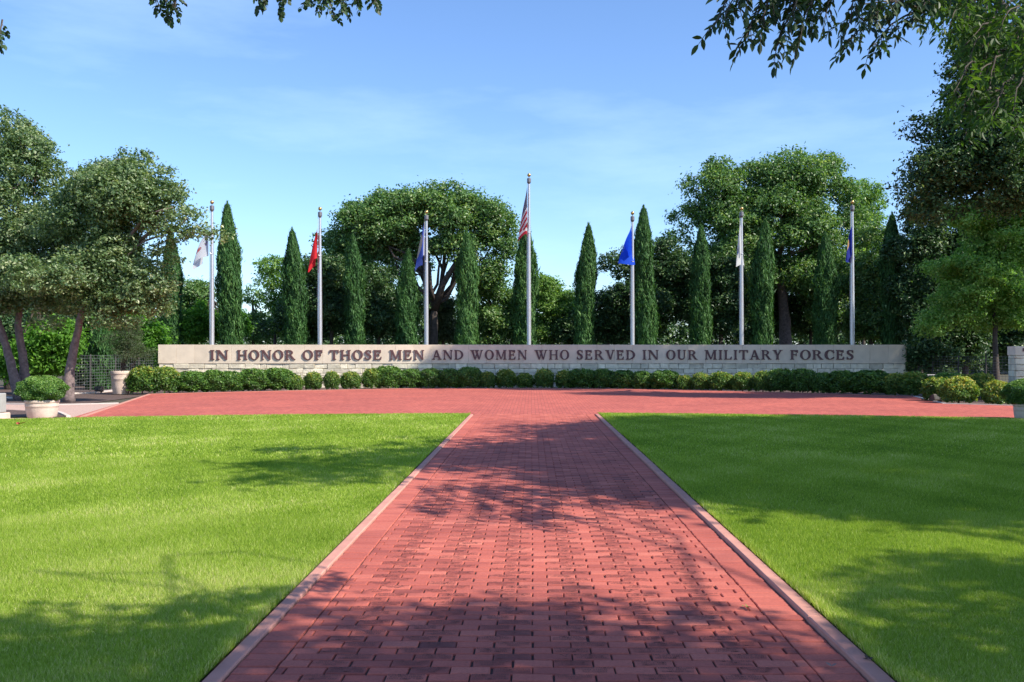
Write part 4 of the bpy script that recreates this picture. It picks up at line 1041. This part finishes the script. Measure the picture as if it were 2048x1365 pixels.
# ------------------------------------------------------------------ trees behind the wall
tree('broad_tree', 'big round-crowned tree with a forked dark trunk behind the wall, left of the tallest flagpole', 'tree', (gx(868, 55), 55.0),
     [pp(868, 760, 55), pp(866, 660, 55), pp(870, 610, 55)], .36,
     penv(55, [(735, 455, 85, 60), (835, 425, 105, 58), (925, 430, 90, 62), (985, 465, 42, 62), (700, 485, 52, 52), (790, 490, 80, 40), (905, 500, 90, 30), (1000, 500, 32, 66), (965, 545, 36, 40), (680, 520, 38, 55), (720, 530, 50, 40)]), 100, (.5, 1.15), 4600, 26, .42, .18, M['elm'], 'barkdark', 103,
     extra_limbs=[([pp(868, 620, 55), pp(885, 570, 54.6), pp(915, 520, 54.3), pp(935, 470, 54)], .26, .06), ([pp(868, 620, 55), pp(850, 570, 55), pp(845, 520, 55), pp(835, 460, 55)], .20, .05), ([pp(856, 560, 55), pp(820, 510, 54.5), pp(770, 490, 54)], .14, .03), ([pp(880, 590, 55), pp(860, 590, 54.5)], .08, .05)], limb_r=.32, extra_blobs=[(*pp(x_, y_, 55 + d_), r_, r_, r_ * .7) for x_, y_, r_, d_ in ((905, 385, .8, 0), (770, 398, .7, 0), (1000, 440, .8, 0), (1008, 505, .75, 0), (985, 560, .7, .5), (1000, 535, .6, 0), (960, 575, .7, 1), (668, 530, .8, 0), (690, 570, .9, 1), (655, 480, .6, 0), (730, 555, .9, 2), (800, 545, .8, 3), (840, 530, .7, 3), (930, 545, .7, 2), (945, 395, .6, 0), (860, 378, .5, 0))])
tree('broad_tree', 'large spreading tree with a thick grey trunk rising behind the white and navy flags', 'tree', (gx(1568, 56), 56.0),
     [pp(1572, 760, 56), pp(1570, 640, 56), pp(1562, 560, 56), pp(1553, 530, 56)], .40,
     penv(56, [(1430, 385, 68, 72), (1545, 370, 75, 62), (1615, 365, 85, 66), (1540, 440, 140, 85), (1395, 450, 60, 60), (1640, 460, 85, 80), (1690, 410, 42, 60), (1480, 520, 100, 60), (1410, 560, 70, 80), (1640, 560, 80, 80), (1500, 590, 60, 60)]), 130, (.5, 1.2), 6000, 26, .42, .18, M['elm'], 'bark', 104,
     extra_limbs=[([pp(1553, 530, 56), pp(1570, 470, 55.4), pp(1560, 420, 55)], .2, .05), ([pp(1553, 530, 56), pp(1590, 505, 55.5), pp(1640, 490, 55)], .14, .04), ([pp(1560, 560, 56), pp(1540, 530, 55.6), pp(1500, 470, 55)], .16, .04)], limb_r=.3, extra_blobs=[(*pp(x_, y_, 56 + d_), r_, r_, r_ * .75) for x_, y_, r_, d_ in ((1368, 430, .9, 0), (1355, 480, .8, 0), (1392, 375, .9, 0), (1436, 335, .8, 0), (1690, 385, 1.0, 0), (1715, 440, .9, 1), (1660, 335, .8, 0), (1580, 318, .8, 0), (1500, 345, .8, 0), (1380, 530, 1.0, 0), (1350, 570, .9, 0), (1600, 550, 1.1, -1.5), (1520, 560, 1.0, -1.5), (1480, 480, 1.1, -1.5), (1640, 620, 1.1, 0), (1450, 420, 1.0, -1), (1620, 430, 1.1, -1.5))])
BGT = [ # name, label, px, Y, envelope, sub masses, clumps, material
 ('broad_tree', 'dark tree behind the bright blue flag with a ragged left outline', 1290, 54, [(1285, 530, 48, 62), (1325, 480, 40, 46), (1240, 530, 26, 36), (1285, 620, 80, 75), (1340, 560, 60, 100), (1250, 610, 50, 60)], 44, 2400, 'dark'),
 ('broad_tree', 'yellow-green tree behind the large spreading tree, right of the white flag', 1725, 62, [(1725, 420, 45, 70), (1740, 500, 50, 70), (1700, 560, 50, 80)], 22, 900, 'light'),
 ('cedar_tree', 'dark cedar mass behind the red flag', 662, 53, [(655, 600, 58, 78), (650, 555, 40, 50), (700, 620, 60, 70)], 28, 1900, 'dark'),
 ('cedar_tree', 'dark low tree under the round crown, between the slim and the shortest cypress', 755, 53, [(760, 600, 65, 90), (745, 560, 50, 50), (810, 630, 55, 65)], 28, 1700, 'dark'),
 ('small_tree', 'sparse pale tree standing against the sky between two cypresses left of the red flag', 548, 58, [(545, 535, 26, 36), (555, 580, 40, 50), (520, 585, 22, 26), (570, 640, 45, 55)], 22, 620, 'light'),
 ('small_tree', 'thin open tree just right of the broad tall cypress', 505, 60, [(508, 600, 22, 40), (520, 650, 32, 44)], 12, 260, 'elm'),
 ('small_tree', 'grey-green tree right of the half hidden cypress', 390, 58, [(385, 590, 42, 40), (395, 640, 42, 55)], 18, 700, 'elm'),
 ('small_tree', 'bright green bush behind the first flagpole', 425, 52, [(400, 640, 45, 42), (450, 650, 40, 40), (385, 665, 40, 30)], 16, 720, 'bright'),
 ('small_tree', 'dark green bush under the sparse pale tree', 600, 54, [(600, 640, 50, 55), (545, 660, 44, 40), (640, 650, 40, 50)], 18, 760, 'dark'),
 ('small_tree', 'grey-green bush beside the forked trunk', 885, 58, [(880, 625, 34, 40), (890, 665, 40, 35)], 14, 520, 'olive'),
 ('small_tree', 'mid green tree right of the cypress that fronts the round crown', 978, 57, [(975, 600, 36, 56), (985, 650, 42, 50)], 18, 760, 'elm'),
 ('small_tree', 'small light tree left of the tallest flagpole', 1022, 58, [(1022, 600, 26, 40), (1030, 650, 34, 46)], 14, 520, 'elm'),
 ('small_tree', 'airy yellow-green tree right of the tallest flagpole', 1103, 56, [(1108, 600, 40, 52), (1085, 580, 26, 36), (1130, 625, 26, 40), (1095, 655, 48, 36)], 22, 900, 'light'),
 ('small_tree', 'dark tree between the clear standing cypress and the blue flag', 1215, 55, [(1212, 612, 34, 48), (1225, 655, 44, 42), (1150, 660, 34, 36)], 18, 820, 'dark'),
 ('small_tree', 'dark understorey tree below the large tree, left of the white flag', 1440, 53, [(1440, 590, 72, 95), (1385, 620, 50, 75)], 30, 1700, 'dark'),
 ('small_tree', 'dark understorey tree right of the thick grey trunk', 1620, 58, [(1625, 590, 66, 92), (1670, 610, 56, 80)], 30, 1600, 'dark'),
 ('small_tree', 'dark understorey tree left of the thick grey trunk', 1505, 58, [(1505, 600, 56, 90), (1550, 640, 40, 50)], 26, 1300, 'dark'),
 ('small_tree', 'mid green tree in the gap right of the navy flag', 1740, 53, [(1738, 560, 46, 120), (1745, 650, 54, 55)], 26, 1400, 'elm'),
 ('broad_tree', 'tall dark tree behind the last cypress and the far wall corner', 1840, 50, [(1840, 470, 70, 100), (1825, 590, 50, 80), (1880, 560, 70, 110), (1860, 670, 60, 50), (1960, 500, 100, 130), (2040, 430, 60, 130), (1980, 640, 90, 60)], 70, 3800, 'dark'),
 ('small_tree', 'low dark bush behind the wire fence at right', 1930, 44, [(1890, 700, 60, 50), (1950, 700, 50, 50), (1850, 700, 45, 45), (1920, 660, 60, 50)], 24, 1300, 'dark'),
 ('small_tree', 'dark bush behind the wall end at the right edge', 2040, 46, [(2030, 690, 60, 70), (2080, 640, 60, 80)], 18, 800, 'dark'),
 ('small_tree', 'bright laurel bush between the oak trunks', 80, 37, [(85, 715, 48, 48), (30, 720, 50, 50), (110, 680, 40, 40)], 20, 1100, 'bright'),
 ('small_tree', 'dark bush behind the oaks at the left edge', 15, 42, [(-20, 690, 70, 70), (40, 660, 60, 50), (90, 650, 60, 45)], 20, 1000, 'dark'),
 ('small_tree', 'bright green shrub mass behind the wire fence, left of the wall', 265, 47, [(265, 660, 55, 48), (300, 690, 40, 50), (220, 640, 40, 40)], 20, 1000, 'bright'),
 ('small_tree', 'dark tree behind the low cypress and the wire fence', 160, 47, [(150, 670, 60, 60), (180, 720, 60, 50), (120, 720, 50, 50)], 20, 1000, 'dark')]
for i, (nm_, lab, px, Y, env, nb_, ncl, mt) in enumerate(BGT):
    tree(nm_, lab, 'tree', (gx(px, Y), Y), [(gx(px, Y), Y, -.06), (gx(px + 2, Y), Y, gz(640, Y) * .8), (gx(px, Y), Y, gz(600, Y))], .13, penv(Y, env), nb_, (.45, .85) if nm_ == 'small_tree' else (.6, 1.1), ncl, 24, .36, .17, M[mt], 'barkdark', 200 + i, 'trees behind the memorial wall', twigs=25)

# far wood that closes the view behind everything
def far_wood():
    rg = np.random.default_rng(77); bl = []
    for x in np.arange(-62, 70, 1.7):
        px = VX + x * FPX / 78
        py = float(np.interp(px, [-200, 300, 380, 520, 560, 640, 820, 900, 960, 1150, 1210, 1300, 1800, 2300], [520, 560, 625, 640, 630, 570, 560, 600, 620, 625, 600, 545, 510, 480]))
        h = gz(py, 78) + rg.normal(0, .6)
        bl.append((x + rg.normal(0, .6), 78 + rg.normal(0, 3), h * .5 - .3, 2.2, 2.2, h * .52)); bl.append((x + .8, 74 + rg.normal(0, 1), h * .22, 2.0, 1.6, h * .26))
    me, C = crown_mesh('far_wood', np.array(bl), 19000, 20, .6, .27, M['dark'], rg)
    o = link('far_wood', me); tag(o, 'low dark far wood closing the view behind the trees', 'woodland', kind='stuff')
far_wood()

# ------------------------------------------------------------------ trees at right: tall tree, young tree with thin trunk
tree('tall_tree', 'tall dark tree filling the right edge of the sky', 'tree', (gx(2080, 31), 31.0),
     [pp(2085, 812, 31), pp(2080, 600, 31), pp(2070, 380, 31), pp(2060, 150, 31)], .42,
     penv(31, [(1965, 110, 105, 110), (1935, 270, 130, 90), (1990, 350, 130, 60), (1890, 345, 85, 60), (2100, 200, 120, 200), (1830, 385, 45, 45), (2010, 250, 130, 140), (1890, 240, 75, 100), (1880, 410, 70, 40), (2010, 385, 105, 48), (2060, 420, 60, 50)]) + [(23.5, 31, 10, 3.5, 3.0, 4)] + penv(35, [(1960, -60, 170, 110), (1840, -170, 140, 80), (2060, -150, 190, 120), (1940, -230, 150, 70)]), 220, (.55, 1.05), 10500, 26, .36, .13, M['dark'], 'barkdark', 111, limb_r=.3, twigs=30)
tree('tall_tree', 'dark tree beyond the right edge of the plaza', 'tree', (29, 35), [(29, 35, 0), (29, 35, 6), (28.6, 35, 11)], .4,
     [(28, 35, 17.2, 7, 3.2, 2.0), (24, 35.5, 17, 5, 3.2, 1.8), (31, 35, 18, 4, 3.5, 2)], 60, (.8, 1.4), 1500, 20, .6, .24, M['dark'], 'barkdark', 112, limb_r=.3)
tree('young_tree', 'light green young tree with a thin straight trunk in the hedge at right', 'tree', (gx(1993, 40.5), 40.5),
     [pp(1993, 790, 40.5), pp(1991, 720, 40.5), pp(1990, 640, 40.5), pp(1985, 540, 40.5)], .15,
     penv(40.5, [(1965, 570, 100, 85), (2010, 480, 85, 100), (1960, 430, 60, 60), (1910, 610, 62, 55), (2040, 610, 70, 70), (1990, 420, 50, 50), (1965, 650, 60, 30), (1930, 540, 90, 70), (1880, 650, 50, 40), (2030, 650, 50, 40)]), 84, (.35, .8), 3300, 24, .30, .13, M['young'], 'barkdark', 113, limb_r=.25, flat=.36)

# ------------------------------------------------------------------ big trees beside and behind the camera that throw the shade
tree('shade_tree', 'big ash tree right of the lawn whose crown shades the path', 'tree', (17.5, 11.5), [(17.5, 11.5, 0), (17.2, 11.5, 3), (16.6, 11.6, 6)], .38,
     [(15.5, 12.0, 9.3, 5.5, 5.5, 2.2), (10.6, 9.3, 9.4, 2.6, 3.6, 1.2), (19, 14.5, 10, 5, 4, 2.6), (15.5, 5.6, 9.0, 3.6, 2.6, 1.6), (6.9, 8.6, 9.3, 1.5, 1.2, .6), (6.6, 10.6, 9.3, 1.5, .9, .5), (20, 8, 9.4, 4, 4, 2), (13, 15, 9.3, 4.5, 3.5, 1.6), (12.6, 6.8, 9.3, 2.7, 2.4, 1.2), (9.2, 10.4, 9.3, 2.0, 3.2, .9)], 185, (.9, 1.6), 7600, 22, .6, .24, M['ash'], 'barkdark', 121, limb_r=.25, extra_blobs=[(6.0, 8.5, 9.3, 1.0, .45, .4), (7.0, 8.5, 9.3, 1.3, .8, .6), (6.3, 10.4, 9.3, 1.4, .7, .5), (8.2, 9.4, 9.3, 1.4, 1.2, .7), (6.4, 7.2, 9.2, 1.2, .4, .4)])

# the ash just behind the camera: its low twigs hang into the top of the view
AX, AY = 8.4, -1.2
troot = tree('ash_tree', 'ash tree beside the camera whose leafy twigs hang into the top of the view', 'tree', (AX, AY), [(AX, AY, 0), (AX - .1, AY + .1, 2.5), (AX - .5, AY + .3, 5)], .30,
     [(5.6, .8, 7.2, 3.0, 1.4, 1.2), (2.2, -.1, 7.0, 1.9, .9, .7), (8.6, 1.0, 7.4, 2.4, 1.5, 1.4), (10.9, 2.2, 7.2, 1.4, 1.2, 1.0), (5.6, 2.4, 6.9, 1.2, .4, .5)], 40, (.4, .85), 820, 20, .36, .15, M['ash'], 'barkdark', 122, limb_r=.3)
def leaf6(P, T, Nn, Lg, Wd):
    """pointed oval leaf with a folded midrib: base P, direction T, normal Nn"""
    T = nrm(T); Nn = nrm(Nn - T * (T * Nn).sum(1, keepdims=True)); Bv = np.cross(Nn, T); Lg = Lg[:, None]; Wd = Wd[:, None]
    pts = []
    for u, s, c in ((0, 0, 0), (.28, .42, .10), (.58, .46, .12), (.84, .22, .05), (1, 0, -.06), (.84, -.22, .05), (.58, -.46, .12), (.28, -.42, .10), (.28, 0, 0), (.58, 0, 0), (.84, 0, -.02)):
        pts.append(P + T * Lg * u + Bv * Wd * s + Nn * Lg * c * .6)
    V = np.stack(pts, 1).reshape(-1, 3); n = len(P); k = np.arange(n)[:, None] * 11
    F4 = np.concatenate([k + np.array([[a]]) for a in ()] or [k + np.array([[1, 2, 9, 8]]), k + np.array([[2, 3, 10, 9]]), k + np.array([[8, 9, 6, 7]]), k + np.array([[9, 10, 5, 6]])])
    F3 = np.concatenate([k + np.array([[0, 1, 8]]), k + np.array([[0, 8, 7]]), k + np.array([[3, 4, 10]]), k + np.array([[10, 4, 5]])])
    return V, F4, F3
def hanging(name, root, base, twigs, leaf, mat, seed, oval=.42):
    """twigs: list of polylines (world points). Leaflets in pairs along each, one at the tip."""
    rg = np.random.default_rng(seed); o3 = np.array(base, float)
    for tw in twigs:
        mb = MB(); P, T, Nn, Lg = [], [], [], []
        tw = [np.array(p, float) for p in tw]
        mb.tube([p - o3 for p in tw], np.linspace(.007, .0025, len(tw)), 5, cap=False)
        seg = np.array([np.linalg.norm(tw[i+1] - tw[i]) for i in range(len(tw)-1)]); tot = seg.sum(); cum = np.concatenate([[0], np.cumsum(seg)])
        s = tot * .12
        while s < tot:
            i = min(np.searchsorted(cum, s) - 1, len(tw) - 2); u = (s - cum[i]) / seg[i]; p = tw[i] * (1-u) + tw[i+1] * u; d = (tw[i+1] - tw[i]) / seg[i]
            # a compound leaf (rachis) leaves the twig here
            side = nrm(np.cross(d, (0, 0, 1)) * rg.choice([-1, 1]) + d * .5 + np.array((0, 0, -.55)) + rg.normal(0, .35, 3))
            rl = leaf * rg.uniform(1.5, 2.4); k = int(rg.integers(2, 4))
            rp_ = [p, p + side * rl * .5 + np.array((0, 0, -.02 * rl)), p + side * rl + np.array((0, 0, -.14 * rl))]
            mb.tube([q - o3 for q in rp_], [.0022, .0018, .0012], 4, cap=False)
            n_ = nrm(np.array((0, 0, 1.0)) + rg.normal(0, .55, 3))
            lat = nrm(np.cross(side, n_))
            for j in range(k):
                f = (j + .9) / (k + .4); q = p + side * rl * f + np.array((0, 0, -.14 * rl * f * f))
                for sg in (-1, 1):
                    P.append(q); T.append(nrm(lat * sg + side * .8 + np.array((0, 0, -.25)) + rg.normal(0, .16, 3))); Nn.append(nrm(n_ + rg.normal(0, .25, 3))); Lg.append(leaf * rg.uniform(.75, 1.15))
            P.append(rp_[2]); T.append(nrm(side + np.array((0, 0, -.3)))); Nn.append(n_); Lg.append(leaf * 1.15)
            s += leaf * rg.uniform(.45, .85)
        P, T, Nn, Lg = np.array(P), np.array(T), np.array(Nn), np.array(Lg)
        V, F4, F3 = leaf6(P - o3, T, Nn, Lg, Lg * oval); n = len(P); ti = np.clip(.4 + .2 * rg.normal(size=n), 0, 1)
        me = mesh_np('twig_leaves', V, [F4, F3], mat, {'tint': np.concatenate([np.tile(ti, 4), np.tile(ti, 4)])})
        b = mb.build('twig', M['barkdark'], root); link('twig_leaves', me, b)
def droop(a, b, rg, k=5, sag=.12, amp=.05):
    a, b = np.array(a, float), np.array(b, float); L_ = np.linalg.norm(b - a)
    return [a + (b-a)*i/k + np.array((0, 0, sag * L_ * math.sin(math.pi * i / k))) + (rg.normal(0, amp * L_ / k * 2, 3) if 0 < i < k else 0) for i in range(k + 1)]
rgl = np.random.default_rng(500)
tw = []
for (ax, ay, bx, by, Y0, Y1) in [ # twig start and tip in the picture, distances
    (1590, -90, 1432, 85, 5.2, 4.9), (1600, -70, 1490, 118, 5.3, 5.0), (1620, -60, 1550, 140, 5.2, 5.0), (1650, -70, 1600, 120, 5.3, 5.1), (1560, -80, 1450, 40, 5.0, 4.9), (1700, -60, 1650, 75, 5.4, 5.2),
    (1580, -60, 1520, 90, 5.1, 5.0), (1740, -80, 1700, 60, 5.5, 5.3), (1540, -60, 1480, 20, 5.0, 4.9), (1780, -60, 1745, 25, 5.5, 5.4), (1640, -40, 1575, 60, 5.2, 5.0), (1720, -90, 1610, 40, 5.4, 5.2), (1800, -80, 1720, -5, 5.4, 5.3), (1660, -50, 1530, 30, 5.3, 5.1),
    (1890, -10, 1700, 118, 5.9, 5.5), (1850, 45, 1735, 138, 5.8, 5.6), (1880, 15, 1790, 22, 5.8, 5.6), (1860, 40, 1690, 80, 5.8, 5.5), (1900, -30, 1840, 40, 5.9, 5.7)]:
    tw.append(droop(pp(ax, ay - 20, Y0 - .95), pp(bx, by - 38 if by > 60 else by - 15, Y1 - .95), rgl))
hanging('twig_leaves', troot, (AX, AY, 0), tw, .050, M['ash'], 501)
# larger leaves at the upper right, sunlight painted in as a lighter leaf colour
M['ashlit'] = leaf_mat('sunlit_ash_leaf', [(0, (.020, .050, .012)), (.5, (.055, .115, .020)), (1, (.12, .19, .03))], spec=.3, trans=.45, patch=.15)
tw = []
for k in range(58):
    ax, ay = rgl.uniform(1910, 2150), rgl.uniform(-90, 190); bx, by = ax - rgl.uniform(10, 90), ay + rgl.uniform(20, 100)
    if bx < 1880 and by > 60: bx += 60
    Y0 = rgl.uniform(7.0, 9.0); tw.append(droop(pp(ax, ay, Y0), pp(bx, by, Y0 - .3), rgl))
hanging('twig_leaves', troot, (AX, AY, 0), tw, .070, M['ashlit'], 502)
o3 = np.array((AX, AY, 0.0))
for a, b in ((pp(1650, -120, 4.35), pp(1500, -70, 4.15)), (pp(1880, -60, 4.85), pp(1820, 55, 4.8)), (pp(2100, -120, 8.0), pp(2050, 60, 8.0)), (pp(2150, -60, 8.5), pp(1990, -40, 8.0))):
    mbl = MB(); hub = np.array((a[0] + 2.3, a[1] - 1.3, 7.3)); q = bent((AX - .5, AY + .3, 5.0), hub, rgl, 4, .07) + bent(hub, a, rgl, 3, .06)[1:] + bent(a, b, rgl, 4, .05)[1:]
    mbl.tube([p - o3 for p in q], np.concatenate([np.linspace(.024, .012, 8), np.linspace(.011, .006, 4)]), 7)
    mbl.build('limb', M['barkdark'], troot, smooth=True)

# a round-leaved tree over the camera at left whose twig tips show along the top edge
eroot = tree('overhanging_tree', 'round-leaved tree over the camera, twig tips showing along the top edge', 'tree', (-5.5, -3.0), [(-5.5, -3.0, 0), (-5.4, -2.9, 3), (-5.0, -2.4, 5.5)], .26,
     [(-5.6, -3.4, 7.5, 2.0, 1.8, 1.2), (-6.5, -4.5, 8.0, 2.0, 1.6, 1.2)], 18, (.5, .9), 420, 20, .35, .15, M['ash'], 'barkdark', 131, limb_r=.3)
tw = []
for (ax, ay, bx, by) in ((320, -70, 338, 34), (300, -60, 318, 12), (345, -60, 350, 16), (505, -60, 520, 12), (560, -60, 562, 14), (535, -60, 530, 4), (615, -50, 612, 4), (650, -70, 668, 30), (690, -60, 684, 16), (640, -50, 640, 6), (740, -50, 752, 6), (720, -60, 716, 4), (5, 40, -8, 96), (670, -60, 690, 20)):
    tw.append(droop(pp(ax, ay, 6.6), pp(bx, by, 6.5), rgl, 4, .02))
hanging('twig_leaves', eroot, (-5.5, -3.0, 0), tw, .036, M['ash'], 503, .78)
o3 = np.array((-5.5, -3.0, 0.0))
for a in (pp(320, -80, 6.6), pp(535, -70, 6.6), pp(660, -80, 6.6), pp(740, -60, 6.6)):
    mbl = MB(); mbl.tube([p - o3 for p in bent((-5.0, -2.4, 5.5), a, rgl, 6, .03)], np.linspace(.035, .008, 7), 6)
    mbl.build('limb', M['barkdark'], eroot, smooth=True)

# ------------------------------------------------------------------ a few fallen leaves
def fallen(label, px, py, size, c, seed, z=.012):
    rg = np.random.default_rng(seed); x, Y = ground(px, py)
    n = 3; P = np.zeros((n, 3)); a = rg.random() * 6.28 + np.array([0, 1.9, 3.6]); T = np.stack([np.cos(a), np.sin(a), .25 + .2 * rg.random(n)], 1); Nn = np.tile([0, 0, 1.0], (n, 1)) + rg.normal(0, .4, (n, 3))
    V, F4, F3 = leaf6(P, T, Nn, size * (.8 + .4 * rg.random(n)), size * (.45 + .2 * rg.random(n)))
    m = plain_mat('fallen_leaf_' + label.split()[0], c, .7, var=.2)
    o = link('fallen_leaf', mesh_np('fallen_leaf', V, [F4, F3], m, {'tint': np.full(n * 8, .5)}), None, (x, Y, z)); tag(o, label, 'leaf', 'fallen leaves')
fallen('rust brown curled leaf lying on the engraved bricks', 1130, 1318, .035, (.16, .045, .03), 1)
fallen('fresh green leaf lying on the bricks near the right soldier course', 1494, 1219, .045, (.16, .30, .04), 2)
fallen('greyish dry leaf on the right soldier course near the kerb', 1664, 1338, .035, (.22, .15, .13), 3)
fallen('dark dry leaf on the kerb at the bottom right', 1735, 1333, .03, (.07, .045, .035), 4, .036)
fallen('red leaf standing on the far left lawn', 38, 853, .13, (.40, .07, .04), 5, .04)

# labels for the pieces of the setting
SETTING = {'ground': 'brown woodland ground reaching to the horizon', 'plaza': 'red brick plaza in front of the memorial wall', 'lawn': 'green mown lawn beside the brick path', 'kerb': 'pale pink concrete kerb edging the brick paving',
           'path': 'red brick path with engraved pavers leading to the plaza', 'path_bed': 'dark sand bed showing in the joints of the brick path', 'mulch_bed': 'brown bark mulch bed under the hedge and trees', 'gravel_path': 'pink gravel path left of the plaza', 'edging': 'pale concrete edging strip along the gravel path'}
for o in scene.objects:
    if o.get('kind') == 'structure' and not o.get('label'):
        o['label'] = SETTING.get(o.name.split('.')[0], o.name); o['category'] = o.name.split('.')[0].replace('_', ' ')
